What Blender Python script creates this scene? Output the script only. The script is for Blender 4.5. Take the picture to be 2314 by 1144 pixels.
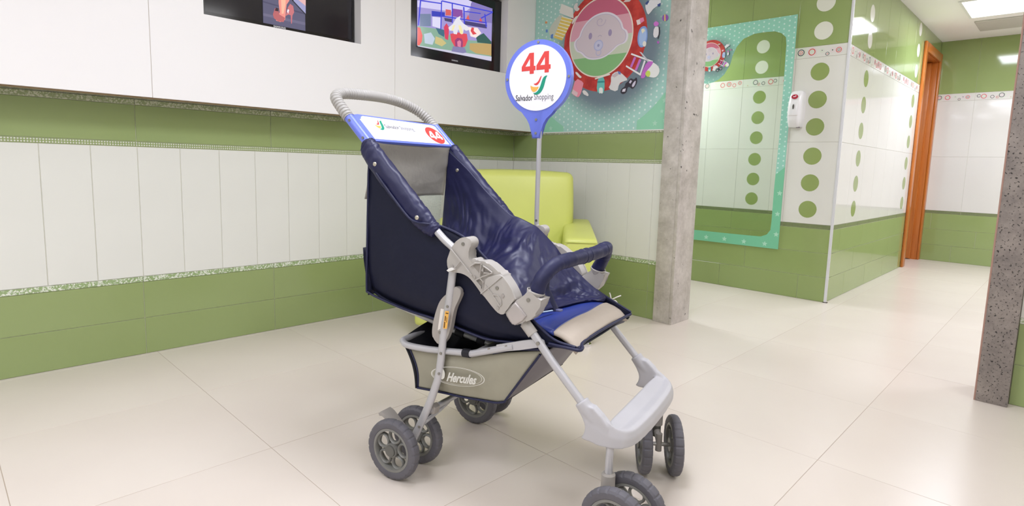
import bpy, bmesh, math, random
from mathutils import Vector, Matrix, noise
random.seed(7)
D = bpy.data
for o in list(D.objects): D.objects.remove(o)
SC = bpy.context.scene
COL = SC.collection
PI = math.pi

# ---------------------------------------------------------------- camera
cam = D.cameras.new('camera'); cam.sensor_width = 36.0
cam.lens = 1304.0 / 2314.0 * 36.0
cam.shift_y = -37.5 / 2314.0
cam.clip_start = 0.02
co = D.objects.new('camera', cam); COL.objects.link(co)
CR = [[0.700307,0.067306,-0.710662],[-0.713294,0.104958,-0.692961],[0.027949,0.992196,0.121511]]
co.matrix_world = Matrix.Translation((0, 0, 0.88)) @ Matrix(CR).to_4x4()
SC.camera = co

# ---------------------------------------------------------------- world, exposure
w = D.worlds.new('world'); SC.world = w; w.use_nodes = True
w.node_tree.nodes['Background'].inputs[0].default_value = (1, 0.98, 0.95, 1)
w.node_tree.nodes['Background'].inputs[1].default_value = 0.35
SC.view_settings.view_transform = 'Standard'
SC.view_settings.look = 'None'
SC.view_settings.gamma = 1.0
SC.view_settings.use_curve_mapping = False
SC.view_settings.exposure = 0.27

def area(name, loc, size, power, color=(0.95, 0.99, 1.16)):
    l = D.lights.new(name, 'AREA'); l.shape = 'RECTANGLE'; l.size = size[0]; l.size_y = size[1]
    l.energy = power; l.color = color
    o = D.objects.new(name, l); o.location = loc; COL.objects.link(o); return o
ROOM_H = 2.28
# one lamp right under each ceiling panel (the panels themselves are built with the ceiling)
LIGHTS = [(1.2, 1.05), (-0.4, 1.05), (1.95, -0.7), (0.3, -0.7), (-1.3, 0.2), (6.2, 0.52), (3.75, 0.35), (3.75, 3.15), (0.3, -2.3), (1.95, -2.3), (4.9, -1.0), (6.3, -1.6), (-1.3, 1.8)]  # panels behind the right partition and the last one are added fill, unseen
PWR = [17, 8, 2, 4, 10, 18, 6, 17, 8, 3, 17, 20, 7]
for (lx, ly), pw in zip(LIGHTS, PWR):
    area('panel_lamp', (lx, ly, ROOM_H - 0.03), (0.58, 0.58), pw)

# ---------------------------------------------------------------- helpers
def lin(c):
    return tuple(((x / 255.0) / 12.92 if x / 255.0 <= 0.04045 else ((x / 255.0 + 0.055) / 1.055) ** 2.4) for x in c)
MATS = {}
def mat(name, rgb, rough=0.5, metal=0.0, spec=0.5, var=0.0, vscale=8.0, bump=0.0, bscale=60.0, emit=0.0, coat=0.0, rgb2=None, sheen=0.0):
    if name in MATS: return MATS[name]
    m = D.materials.new(name); m.use_nodes = True; nt = m.node_tree; p = nt.nodes['Principled BSDF']
    c = lin(rgb) + (1,)
    p.inputs['Base Color'].default_value = c
    p.inputs['Roughness'].default_value = rough
    p.inputs['Metallic'].default_value = metal
    p.inputs['Specular IOR Level'].default_value = spec
    p.inputs['Coat Weight'].default_value = coat
    p.inputs['Sheen Weight'].default_value = sheen
    if emit:
        p.inputs['Emission Color'].default_value = c; p.inputs['Emission Strength'].default_value = emit
    tc = nt.nodes.new('ShaderNodeTexCoord')
    if var or rgb2:
        n = nt.nodes.new('ShaderNodeTexNoise'); n.inputs['Scale'].default_value = vscale; n.inputs['Detail'].default_value = 4
        nt.links.new(tc.outputs['Object'], n.inputs['Vector'])
        r = nt.nodes.new('ShaderNodeValToRGB')
        a = c if not rgb2 else c
        b = (lin(rgb2) + (1,)) if rgb2 else tuple(x * (1 - var) for x in c[:3]) + (1,)
        r.color_ramp.elements[0].position = 0.35; r.color_ramp.elements[0].color = b
        r.color_ramp.elements[1].position = 0.65; r.color_ramp.elements[1].color = a
        nt.links.new(n.outputs['Fac'], r.inputs[0]); nt.links.new(r.outputs[0], p.inputs['Base Color'])
    if bump:
        n2 = nt.nodes.new('ShaderNodeTexNoise'); n2.inputs['Scale'].default_value = bscale; n2.inputs['Detail'].default_value = 3
        nt.links.new(tc.outputs['Object'], n2.inputs['Vector'])
        b2 = nt.nodes.new('ShaderNodeBump'); b2.inputs['Strength'].default_value = bump; b2.inputs['Distance'].default_value = 0.01
        nt.links.new(n2.outputs['Fac'], b2.inputs['Height']); nt.links.new(b2.outputs[0], p.inputs['Normal'])
    MATS[name] = m
    return m

def link(name, bm, m, parent=None, smooth=False, auto=None):
    me = D.meshes.new(name)
    bmesh.ops.recalc_face_normals(bm, faces=bm.faces)
    if smooth:
        for f in bm.faces: f.smooth = True
    bm.to_mesh(me); bm.free()
    ms = m if isinstance(m, (list, tuple)) else [m]
    for x in ms: me.materials.append(x)
    if auto is not None:
        for f in me.polygons: f.use_smooth = True
        me.set_sharp_from_angle(angle=math.radians(auto))
    o = D.objects.new(name, me); COL.objects.link(o)
    if parent: o.parent = parent
    return o
def empty(name, loc=(0, 0, 0), rz=0):
    o = D.objects.new(name, None); o.empty_display_size = 0.05; COL.objects.link(o)
    o.location = loc; o.rotation_euler = (0, 0, rz); return o
def tag(o, label=None, cat=None, group=None, kind=None):
    if label: o['label'] = label
    if cat: o['category'] = cat
    if group: o['group'] = group
    if kind: o['kind'] = kind
    return o
def box(bm, a, b, mi=0):
    x0, y0, z0 = a; x1, y1, z1 = b
    v = [bm.verts.new(p) for p in ((x0,y0,z0),(x1,y0,z0),(x1,y1,z0),(x0,y1,z0),(x0,y0,z1),(x1,y0,z1),(x1,y1,z1),(x0,y1,z1))]
    for q in ((0,3,2,1),(4,5,6,7),(0,1,5,4),(1,2,6,5),(2,3,7,6),(3,0,4,7)):
        f = bm.faces.new([v[i] for i in q]); f.material_index = mi
    return v
def rbox(a, b, r=0.005, seg=2):
    bm = bmesh.new(); box(bm, a, b)
    bmesh.ops.bevel(bm, geom=list(bm.edges), offset=r, segments=seg, affect='EDGES', profile=0.5)
    return bm
def smooth_path(pts, n=8):
    P = [Vector(p) for p in pts]; out = []
    for i in range(len(P) - 1):
        p0 = P[i-1] if i else P[i] * 2 - P[i+1]; p1 = P[i]; p2 = P[i+1]; p3 = P[i+2] if i + 2 < len(P) else P[i+1] * 2 - P[i]
        for k in range(n):
            t = k / n
            out.append(0.5 * ((2*p1) + (-p0+p2)*t + (2*p0-5*p1+4*p2-p3)*t*t + (-p0+3*p1-3*p2+p3)*t**3))
    out.append(P[-1]); return out
def sweep(bm, pts, r, n=12, sx=1.0, sy=1.0, caps=True, closed=False, up=None, mi=0):
    P = [Vector(p) for p in pts]; N = len(P)
    rf = r if callable(r) else (lambda i: r if not isinstance(r, list) else r[i])
    T = []
    for i in range(N):
        if closed: t = P[(i+1) % N] - P[i-1]
        else: t = P[min(i+1, N-1)] - P[max(i-1, 0)]
        T.append(t.normalized())
    nrm = Vector(up) if up else Vector((0, 0, 1))
    if abs(nrm.dot(T[0])) > 0.95: nrm = Vector((1, 0, 0))
    nrm = (nrm - T[0] * nrm.dot(T[0])).normalized(); rings = []
    for i in range(N):
        nrm = (nrm - T[i] * nrm.dot(T[i]))
        nrm.normalize()
        if up:
            u_ = Vector(up) - T[i] * Vector(up).dot(T[i])
            if u_.length > 0.2: nrm = u_.normalized()
        bn = T[i].cross(nrm); rr_ = rf(i)
        rings.append([bm.verts.new(P[i] + nrm * (math.cos(2*PI*k/n) * rr_ * sx) + bn * (math.sin(2*PI*k/n) * rr_ * sy)) for k in range(n)])
    M = N if closed else N - 1
    for i in range(M):
        a, b = rings[i], rings[(i+1) % N]
        for k in range(n):
            f = bm.faces.new((a[k], a[(k+1) % n], b[(k+1) % n], b[k])); f.material_index = mi; f.smooth = True
    if caps and not closed:
        for rg in (rings[0], rings[-1]):
            f = bm.faces.new(rg); f.material_index = mi
    return rings
def tube(name, pts, r, m, parent, n=14, k=8, **kw):
    bm = bmesh.new(); sweep(bm, smooth_path(pts, k) if k else pts, r, n, **kw)
    return link(name, bm, m, parent, auto=50)
def prism(bm, pts3a, off, mi=0, bev=0.0, seg=2):
    """solid from a planar outline and an offset vector"""
    off = Vector(off)
    a = [bm.verts.new(p) for p in pts3a]; b = [bm.verts.new(Vector(p) + off) for p in pts3a]
    n = len(a); fs = [bm.faces.new(a), bm.faces.new(list(reversed(b)))]
    for i in range(n): fs.append(bm.faces.new((a[i], b[i], b[(i+1) % n], a[(i+1) % n])))
    for f in fs: f.material_index = mi
    if bev:
        es = set(fs[0].edges) | set(fs[1].edges)
        bmesh.ops.bevel(bm, geom=list(es), offset=bev, segments=seg, affect='EDGES', profile=0.6)
def uzprism(name, uz, v0, v1, m, parent, bev=0.0015, seg=2, auto=40):
    bm = bmesh.new(); prism(bm, [(u, v0, z) for u, z in uz], (0, v1 - v0, 0), bev=bev, seg=seg)
    return link(name, bm, m, parent, auto=auto)
def chaikin(pts, it=2):
    for _ in range(it):
        o = []
        for i in range(len(pts)):
            a, b = pts[i], pts[(i+1) % len(pts)]
            o.append(tuple(a[k]*.75 + b[k]*.25 for k in range(len(a)))); o.append(tuple(a[k]*.25 + b[k]*.75 for k in range(len(a))))
        pts = o
    return pts
def disc(bm, c, r, ax, n=24, t=0.0, ry=None, mi=0):
    """disc or short cylinder of radius r centred at c, axis ax, thickness t along ax"""
    ax = Vector(ax).normalized(); e1 = ax.orthogonal().normalized()
    if abs(ax.z) < 0.9: e1 = ax.cross(Vector((0, 0, 1))).normalized()
    e2 = ax.cross(e1); ry = ry or r; c = Vector(c)
    a = [c + e1 * math.cos(2*PI*k/n) * r + e2 * math.sin(2*PI*k/n) * ry for k in range(n)]
    if t: prism(bm, a, ax * t, mi=mi)
    else:
        f = bm.faces.new([bm.verts.new(p) for p in a]); f.material_index = mi
def cyl(name, c, r, ax, t, m, parent, n=20, bev=0.0):
    bm = bmesh.new(); disc(bm, c, r, ax, n, t)
    if bev:
        es = [e for e in bm.edges if len(e.link_faces) == 2 and any(len(f.verts) > 4 for f in e.link_faces)]
        bmesh.ops.bevel(bm, geom=es, offset=bev, segments=2, affect='EDGES')
    return link(name, bm, m, parent, auto=40)
def text_mesh(body, size, extr=0.0003, offset=0.0, shear=0.0, spacing=1.0, align='CENTER', width=None):
    c = D.curves.new('txt', 'FONT'); c.body = body; c.size = size; c.extrude = extr; c.offset = offset; c.shear = shear
    c.space_character = spacing; c.align_x = align; c.align_y = 'CENTER'; c.resolution_u = 4
    o = D.objects.new('txt', c); COL.objects.link(o)
    dg = bpy.context.evaluated_depsgraph_get(); me = D.meshes.new_from_object(o.evaluated_get(dg))
    D.objects.remove(o); D.curves.remove(c)
    if width:
        xs = [v.co.x for v in me.vertices]; k = width / (max(xs) - min(xs)); me.transform(Matrix.Diagonal((k, 1, 1, 1)))
    return me
def text(name, body, size, mtx, m, parent, **kw):
    me = text_mesh(body, size, **kw); me.name = name; me.transform(mtx); me.materials.clear(); me.materials.append(m)
    o = D.objects.new(name, me); COL.objects.link(o); o.parent = parent; return o
def frame(o, x, y):
    x = Vector(x).normalized(); y = Vector(y).normalized(); z = x.cross(y)
    return Matrix.Translation(o) @ Matrix((x, y, z)).transposed().to_4x4()
def flat(bm, pts2, mtx, t=0.0003, mi=0, lift=0.0):
    """thin printed shape: 2D outline placed by a frame matrix"""
    n = (mtx.to_3x3() @ Vector((0, 0, 1))).normalized()
    a = [mtx @ Vector((x, y, lift)) for x, y in pts2]
    prism(bm, a, n * t, mi=mi)
def ell(cx, cy, rx, ry, n=28, rot=0.0, a0=0, a1=2*PI):
    full = abs(a1 - a0 - 2*PI) < 1e-6; out = []
    for k in range(n if full else n + 1):
        t = a0 + (a1 - a0) * k / n; x = rx * math.cos(t); y = ry * math.sin(t)
        out.append((cx + x*math.cos(rot) - y*math.sin(rot), cy + x*math.sin(rot) + y*math.cos(rot)))
    return out
def ring2(bm, c, r0, r1, mtx, n=28, t=0.0003, mi=0, lift=0.0, k=1.0):
    nn = (mtx.to_3x3() @ Vector((0, 0, 1))).normalized()
    V_ = [[bm.verts.new((mtx @ Vector((c[0] + r*math.cos(2*PI*i/n), c[1] + k*r*math.sin(2*PI*i/n), lift))) + nn*h) for i in range(n)] for r, h in ((r0,0),(r0,t),(r1,t),(r1,0))]
    for j in range(4):
        for i in range(n):
            f = bm.faces.new((V_[j][i], V_[j][(i+1)%n], V_[(j+1)%4][(i+1)%n], V_[(j+1)%4][i])); f.material_index = mi

# ---------------------------------------------------------------- materials
def tile_mat(name, rgb, rgb2, rough=0.12):
    m = mat(name, rgb, rough, spec=0.5, rgb2=rgb2, vscale=1.4); return m
M_GRN = tile_mat('green_glazed_tile', (152,168,112), (147,163,104), 0.16)
M_WHT = tile_mat('white_glazed_tile', (224,223,216), (221,219,212), 0.07)
M_PLK = tile_mat('matt_white_tile', (230,230,222), (226,226,218), 0.32)
M_GRG = tile_mat('green_gloss_tile', (150,168,108), (146,163,102), 0.07)
M_OLV = mat('olive_border_tile', (122,132,92), 0.3, var=0.12, vscale=60)
M_GRT = mat('pale_grout', (222,220,204), 0.8)
M_GRTB = mat('brown_grout', (186,168,146), 0.8)
M_CEI = mat('white_ceiling_paint', (246,244,240), 0.85)
M_PNL = mat('white_laminate', (243,241,240), 0.45)
M_DARKGAP = mat('panel_seam', (206,198,186), 0.8)
M_FLR = mat('polished_porcelain', (222,212,201), 0.27, rgb2=(218,207,196), vscale=1.5, spec=0.28)
M_FGR = mat('floor_grout', (176,160,142), 0.7)
M_WPL = mat('white_plain_wall', (225,225,218), 0.6)
M_RED = mat('print_red', (214,60,58), 0.3)
M_BLK = mat('print_black', (60,58,66), 0.3)
M_PNK = mat('print_pale_pink', (226,205,212), 0.3)
M_PGR = mat('print_pale_green', (205,222,196), 0.3)

def mosaic_mat(name, base, dots, scale=220):
    m = D.materials.new(name); m.use_nodes = True; nt = m.node_tree; p = nt.nodes['Principled BSDF']
    tc = nt.nodes.new('ShaderNodeTexCoord'); v = nt.nodes.new('ShaderNodeTexVoronoi'); v.inputs['Scale'].default_value = scale
    nt.links.new(tc.outputs['Object'], v.inputs['Vector'])
    r = nt.nodes.new('ShaderNodeValToRGB'); r.color_ramp.interpolation = 'LINEAR'
    r.color_ramp.elements[0].position = 0.45; r.color_ramp.elements[0].color = lin(base) + (1,)
    r.color_ramp.elements[1].position = 0.75; r.color_ramp.elements[1].color = lin(dots) + (1,)
    s = nt.nodes.new('ShaderNodeSeparateColor'); nt.links.new(v.outputs['Color'], s.inputs[0]); nt.links.new(s.outputs[0], r.inputs[0])
    nt.links.new(r.outputs[0], p.inputs['Base Color']); p.inputs['Roughness'].default_value = 0.25
    return m
M_MOS = mosaic_mat('green_sparkle_mosaic', (150,172,120), (226,230,214), 190)
M_MOS2 = mosaic_mat('grey_sparkle_mosaic', (156,166,128), (206,208,186), 190)
M_BEAD = mat('white_glass_bead', (236,236,226), 0.15)

def granite(name, a, b, pit, scale, thr, rough=0.45, bscale=26):
    m = D.materials.new(name); m.use_nodes = True; nt = m.node_tree; p = nt.nodes['Principled BSDF']
    tc = nt.nodes.new('ShaderNodeTexCoord')
    n = nt.nodes.new('ShaderNodeTexNoise'); n.inputs['Scale'].default_value = 9; n.inputs['Detail'].default_value = 12; n.inputs['Roughness'].default_value = 0.75
    nt.links.new(tc.outputs['Object'], n.inputs['Vector'])
    r = nt.nodes.new('ShaderNodeValToRGB'); r.color_ramp.elements[0].position = 0.35; r.color_ramp.elements[0].color = lin(a) + (1,)
    r.color_ramp.elements[1].position = 0.65; r.color_ramp.elements[1].color = lin(b) + (1,)
    nt.links.new(n.outputs['Fac'], r.inputs[0])
    n2 = nt.nodes.new('ShaderNodeTexNoise'); n2.inputs['Scale'].default_value = scale; n2.inputs['Detail'].default_value = 6; n2.inputs['Roughness'].default_value = 0.55
    nt.links.new(tc.outputs['Object'], n2.inputs['Vector'])
    r2 = nt.nodes.new('ShaderNodeValToRGB'); r2.color_ramp.elements[0].position = thr; r2.color_ramp.elements[0].color = (1,1,1,1)
    r2.color_ramp.elements[1].position = thr + 0.035; r2.color_ramp.elements[1].color = (0,0,0,1)
    nt.links.new(n2.outputs['Fac'], r2.inputs[0])
    mx = nt.nodes.new('ShaderNodeMix'); mx.data_type = 'RGBA'
    nt.links.new(r2.outputs[0], mx.inputs[0]); nt.links.new(r.outputs[0], mx.inputs[6]); mx.inputs[7].default_value = lin(pit) + (1,)
    nt.links.new(mx.outputs[2], p.inputs['Base Color'])
    bp = nt.nodes.new('ShaderNodeBump'); bp.invert = True; bp.inputs['Strength'].default_value = 0.6; bp.inputs['Distance'].default_value = 0.003
    nt.links.new(r2.outputs[0], bp.inputs['Height']); nt.links.new(bp.outputs[0], p.inputs['Normal'])
    p.inputs['Roughness'].default_value = rough
    return m
M_GR1 = granite('pale_pitted_stone', (170,163,154), (212,205,198), (70,64,58), 34, 0.300)
M_GR2 = granite('grey_speckled_stone', (118,110,106), (158,148,140), (30,27,27), 120, 0.36)

# ---------------------------------------------------------------- tiles
TILE = {}
def tile_mesh(w_, h_, t, m, ch=0.0012):
    key = (round(w_, 4), round(h_, 4), t, m.name)
    if key in TILE: return TILE[key]
    bm = bmesh.new(); x0, x1, z0, z1 = -w_/2, w_/2, -h_/2, h_/2
    bk = [bm.verts.new((x, t, z)) for x, z in ((x0,z0),(x1,z0),(x1,z1),(x0,z1))]
    md = [bm.verts.new((x, ch, z)) for x, z in ((x0,z0),(x1,z0),(x1,z1),(x0,z1))]
    fr = [bm.verts.new((x, 0, z)) for x, z in ((x0+ch,z0+ch),(x1-ch,z0+ch),(x1-ch,z1-ch),(x0+ch,z1-ch))]
    bm.faces.new(fr); bm.faces.new(list(reversed(bk)))
    for i in range(4):
        j = (i+1) % 4
        bm.faces.new((md[i], md[j], fr[j], fr[i])); bm.faces.new((bk[i], bk[j], md[j], md[i]))
    bmesh.ops.recalc_face_normals(bm, faces=bm.faces)
    me = D.meshes.new('tile'); bm.to_mesh(me); bm.free(); me.materials.append(m); TILE[key] = me; return me
class Wall:
    """a flat wall: s runs along it, face normal is local -y; tiles are its children"""
    def __init__(self, name, origin, rz, s0, s1, z0, z1, thick, m=None, t=0.003):
        self.e = None; self.rz = rz; self.o = Vector(origin); self.t = t
        bm = bmesh.new(); box(bm, (s0, t, z0), (s1, t + thick, z1))
        self.root = link(name, bm, m or M_GRT); self.root['kind'] = 'structure'
        self.root.location = origin; self.root.rotation_euler = (0, 0, rz)
    def tile(self, s, z, w_, h_, m, name='tile', g=0.0018, dy=0.0):
        o = D.objects.new(name, tile_mesh(w_ - g, h_ - g, self.t + 0.001, m)); COL.objects.link(o); o.parent = self.root
        o.location = (s + w_/2, dy, z + h_/2); return o
    def row(self, s_start, s_end, z0, z1, w_, m, name='tile', off=0.0, g=0.0018, dy=0.0):
        s = s_start + off - w_ * math.ceil(max(0, off) / w_ + 1e-9) if off > 0 else s_start
        out = []
        while s < s_end - 1e-6:
            a = max(s, s_start); b = min(s + w_, s_end)
            if b - a > 0.01: out.append(self.tile(a, z0, b - a, z1 - z0, m, name, g, dy))
            s += w_
        return out
DOTM = {}
def dot_mesh(m, r=0.059):
    if m.name in DOTM: return DOTM[m.name]
    bm = bmesh.new(); disc(bm, (0, -0.0002, 0), r, (0, -1, 0), 24, 0.0005)
    bmesh.ops.recalc_face_normals(bm, faces=bm.faces)
    me = D.meshes.new('dot'); bm.to_mesh(me); bm.free(); me.materials.append(m); DOTM[m.name] = me; return me
M_DOTG = mat('dot_green', (146,163,98), 0.14); M_DOTW = mat('dot_white', (228,228,216), 0.12)
def dots(t, zs, zc, m):
    for z in zs:
        o = D.objects.new('dot', dot_mesh(m)); COL.objects.link(o); o.parent = t; o.location = (0, 0, z - zc)
# circle-print border tile (0.325 x 0.073), two printed variants shared by all
def border_print(seed):
    rnd = random.Random(seed); bm = bmesh.new(); W_, H_ = 0.32, 0.071
    x = -W_/2 + 0.028; mt = frame((0, -0.0002, 0), (1, 0, 0), (0, 0, 1))
    while x < W_/2 - 0.026:
        r = rnd.choice((0.012, 0.016, 0.024, 0.031)); z = rnd.uniform(-(H_/2 - r), H_/2 - r) if r < H_/2 else 0
        order = rnd.sample((0, 1, 2, 3), 4)
        if r > 0.02:
            ring2(bm, (x, z), r * 0.86, r, mt, 26, 0.0003, order[0] if order[0] > 1 else 2)
            ring2(bm, (x, z), r * 0.56, r * 0.72, mt, 20, 0.0003, order[1] if order[1] < 2 else 0)
            ring2(bm, (x, z), r * 0.24, r * 0.34, mt, 14, 0.0003, order[2])
        else:
            ring2(bm, (x, z), r * 0.74, r, mt, 20, 0.0003, order[0]); flat(bm, ell(x, z, r*0.24, r*0.24, 12), mt, 0.0003, order[1])
        x += r * 1.9 + rnd.uniform(0.004, 0.013)
    bmesh.ops.recalc_face_normals(bm, faces=bm.faces)
    me = D.meshes.new('circle_print'); bm.to_mesh(me); bm.free()
    for m in (M_RED, M_BLK, M_PNK, M_PGR): me.materials.append(m)
    return me
BP = [border_print(3), border_print(11), border_print(23)]
def white_band_wall(W, s0, s1, first, dotcols, off60):
    """green plinth, olive line, white field, circle border and green top, as on the corridor walls"""
    for i, (z0, z1) in enumerate(((0.0, 0.170), (0.170, 0.338), (0.338, 0.505))):
        W.row(s0, s1, z0, z1, 0.58, M_GRG, off=(off60 + 0.19 * i) % 0.58)
    W.row(s0, s1, 0.505, 0.535, 0.325, M_OLV, 'border_tile', off=first)
    s = s0 + first - 0.325 if first > 0 else s0; k = 0 if first <= 0 else -1
    while s < s1 - 1e-6:
        a = max(s, s0); b = min(s + 0.325, s1)
        if b - a > 0.02:
            dc = k in dotcols
            for z0, z1, m, zs in ((0.535, 1.100, M_WHT, (0.636, 0.82, 1.004)), (1.100, 1.670, M_WHT, (1.203, 1.387, 1.573)), (1.745, ROOM_H, M_GRG, (1.842, 2.025, 2.21))):
                t = W.tile(a, z0, b - a, z1 - z0, m, g=0.0012)
                if dc: dots(t, zs, (z0 + z1)/2, M_DOTG if m is M_WHT else M_DOTW)
            t = W.tile(a, 1.670, b - a, 0.075, M_WHT, 'border_tile')
            if b - a > 0.32:
                p = D.objects.new('circle_print', BP[(k * 2 + 1) % 3]); COL.objects.link(p); p.parent = t
        s += 0.325; k += 1

# floor ---------------------------------------------------------------
FX0, FX1, FY0, FY1 = -2.4, 7.6, -3.2, 3.0
bm = bmesh.new(); box(bm, (FX0, FY0, -0.12), (9.2, 3.6, -0.0008))
fl = link('floor', bm, M_FGR); tag(fl, kind='structure')
fm = None
bm = bmesh.new(); g = 0.5968/2 - 0.0008
vs_ = [bm.verts.new(p) for p in ((-g,-g,-0.01),(g,-g,-0.01),(g,g,-0.01),(-g,g,-0.01),(-g,-g,-0.0004),(g,-g,-0.0004),(g,g,-0.0004),(-g,g,-0.0004))]
h = g - 0.0006
tp = [bm.verts.new(p) for p in ((-h,-h,0),(h,-h,0),(h,h,0),(-h,h,0))]
bm.faces.new(tp)
for i in range(4):
    j = (i+1) % 4
    bm.faces.new((vs_[4+i], vs_[4+j], tp[j], tp[i])); bm.faces.new((vs_[i], vs_[j], vs_[4+j], vs_[4+i]))
bmesh.ops.recalc_face_normals(bm, faces=bm.faces)
fm = D.meshes.new('floor_tile'); bm.to_mesh(fm); bm.free(); fm.materials.append(M_FLR)
for i in range(-7, 10):
    for j in range(-5, 5):
        x = 1.892 + 0.5968 * (i + 0.5); y = 0.492 + 0.5968 * (j + 0.5)
        if x > FX1 + 0.3 or y > 3.2 or x < FX0 + 0.2: continue
        if y > 1.178 + 0.3 and x > 4.322 + 0.35: continue
        o = D.objects.new('floor_tile', fm); COL.objects.link(o); o.parent = fl; o.location = (x, y, random.uniform(-0.0002, 0))
# wall behind the stroller (left) -------------------------------------
WA = Wall('wall_left', (0, 2.905, 0), 0, FX0, 2.972, 0, ROOM_H, 0.12)
for z0, z1 in ((0, 0.163), (0.163, 0.326)):
    s = 0.657 - 0.58 * 6
    while s < 2.972:
        WA.tile(max(s, -2.39), z0, min(s + 0.58, 2.972) - max(s, -2.39), z1 - z0, M_GRN) if s + 0.58 > -2.38 else None
        s += 0.58
s = 0.3282 - 0.1656 * 16
while s < 2.97:
    WA.tile(s, 0.350, min(0.1656, 2.972 - s), 0.566, M_PLK, g=0.0022); s += 0.1656
s = 0.657 - 0.58 * 5
while s < 2.972:
    WA.tile(s, 0.938, min(0.58, 2.972 - s), 0.155, M_GRN)
    WA.tile(s, 0.326, min(0.58, 2.972 - s), 0.024, M_MOS, 'mosaic_strip', dy=-0.002)
    WA.tile(s, 1.093, min(0.58, 2.972 - s), 0.024, M_MOS2, 'mosaic_strip', dy=-0.002)
    WA.tile(s, 0.916, min(0.58, 2.972 - s), 0.022, M_GRN, 'bead_strip'); s += 0.58
def beads(W, s0, s1):
    bm = bmesh.new(); s = s0
    while s < s1:
        for z in (0.9225, 0.9320):
            c = Vector((s, -0.0005, z)); r = 0.0034
            base = [bm.verts.new(c + Vector((r*math.cos(PI/3*k), 0, r*math.sin(PI/3*k)))) for k in range(6)]; tipv = bm.verts.new(c + Vector((0, -0.003, 0)))
            for k in range(6): bm.faces.new((base[k], base[(k+1) % 6], tipv))
        s += 0.0095
    o = link('beads', bm, M_BEAD, W.root); o['kind'] = 'stuff'
beads(WA, 0.05, 2.96)
# wall with the mural (partition, corridor side too) --------------------
WB = Wall('wall_back', (2.972, 0, 0), -PI/2, -3.0, -1.700, 0, ROOM_H, 0.08)
def sB(y): return -y
for z0, z1 in ((0, 0.163), (0.163, 0.326)):
    for ya, yb in ((1.766, 1.700), (2.346, 1.766), (2.905, 2.346)):
        WB.tile(-ya, z0, ya - yb, z1 - z0, M_GRN)
ys = [2.905, 2.7296] + [2.5757, 2.4186, 2.2524, 2.0892, 1.9297, 1.7683, 1.700]
for a, b in zip(ys[:-1], ys[1:]): WB.tile(-a, 0.350, a - b, 0.566, M_PLK, g=0.0022)
for ya, yb in ((1.768, 1.700), (2.3276, 1.768), (2.905, 2.3276)):
    WB.tile(-ya, 0.938, ya - yb, 0.155, M_GRN)
    WB.tile(-ya, 0.326, ya - yb, 0.024, M_MOS, 'mosaic_strip', dy=-0.002)
    WB.tile(-ya, 1.093, ya - yb, 0.020, M_MOS2, 'mosaic_strip', dy=-0.002)
    WB.tile(-ya, 0.916, ya - yb, 0.022, M_GRN, 'bead_strip')
beads(WB, -2.9, -1.705)
W2 = Wall('wall_partition', (3.15, 0, 0), PI/2, 1.70, 3.6, 0, ROOM_H, 0.07)
white_band_wall(W2, 1.70, 3.6, 0.0125, (1,), 0.3)
# mirror wall, corridor walls ------------------------------------------
WM = Wall("wall_mirror", (4.322, 0, 0), -PI/2, -3.6, -1.184, 0, ROOM_H, 0.12)
white_band_wall(WM, -3.6, -1.178, (3.6 - 1.178) % 0.325, (6,), (3.6 - 1.753) % 0.58 - 0.19)
WC = Wall('wall_corridor', (0, 1.178, 0), 0, 4.442, 6.70, 0, ROOM_H, 0.12)
white_band_wall(WC, 4.322, 6.66, 0, (1, 6), 0.42)
bm = bmesh.new(); box(bm, (6.66, 1.184, 2.15), (7.525, 1.30, ROOM_H)); box(bm, (6.66, 1.178, 2.15), (7.525, 1.184, ROOM_H), 0)
o = link('wall_lintel', bm, M_GRN); tag(o, kind='structure')
WF = Wall('wall_far', (7.525, 0, 0), -PI/2, -3.0, 3.2, 0, ROOM_H, 0.12)
white_band_wall(WF, -1.178, 0.62, 0, (), 0.28)
# partition beyond the right pillar
WR = Wall('wall_right', (2.95, 0, 0), -PI/2, -0.112, 3.2, 0, ROOM_H, 0.16)
for i, (z0, z1) in enumerate(((0.0, 0.163), (0.163, 0.326))):
    WR.row(-0.112, 1.1, z0, z1, 0.58, M_GRN)
WR.row(-0.112, 1.1, 0.326, 0.350, 0.58, M_MOS, 'mosaic_strip')
WR.row(-0.112, 1.1, 0.350, 0.916, 0.1656, M_PLK)
WR.row(-0.112, 1.1, 0.916, 1.093, 0.58, M_GRN)
# plain walls behind the camera and far ends of the corridor room
for nm, a, b in (('wall_rear', (FX0 - 0.12, FY0, 0), (FX0, 3.02, ROOM_H)), ('wall_side', (FX0, FY0 - 0.12, 0), (7.64, FY0, ROOM_H)),
                 ('wall_end', (3.22, 3.6, 0), (4.45, 3.72, ROOM_H)), ('wall_door_room', (6.3, 2.6, 0), (9.2, 2.72, ROOM_H)),
                 ('wall_door_side', (9.1, 1.2, 0), (9.2, 2.6, ROOM_H)), ('wall_door_left', (6.3, 1.31, 0), (6.4, 2.6, ROOM_H))):
    bm = bmesh.new(); box(bm, a, b); o = link(nm, bm, M_WPL); tag(o, kind='structure')
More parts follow.
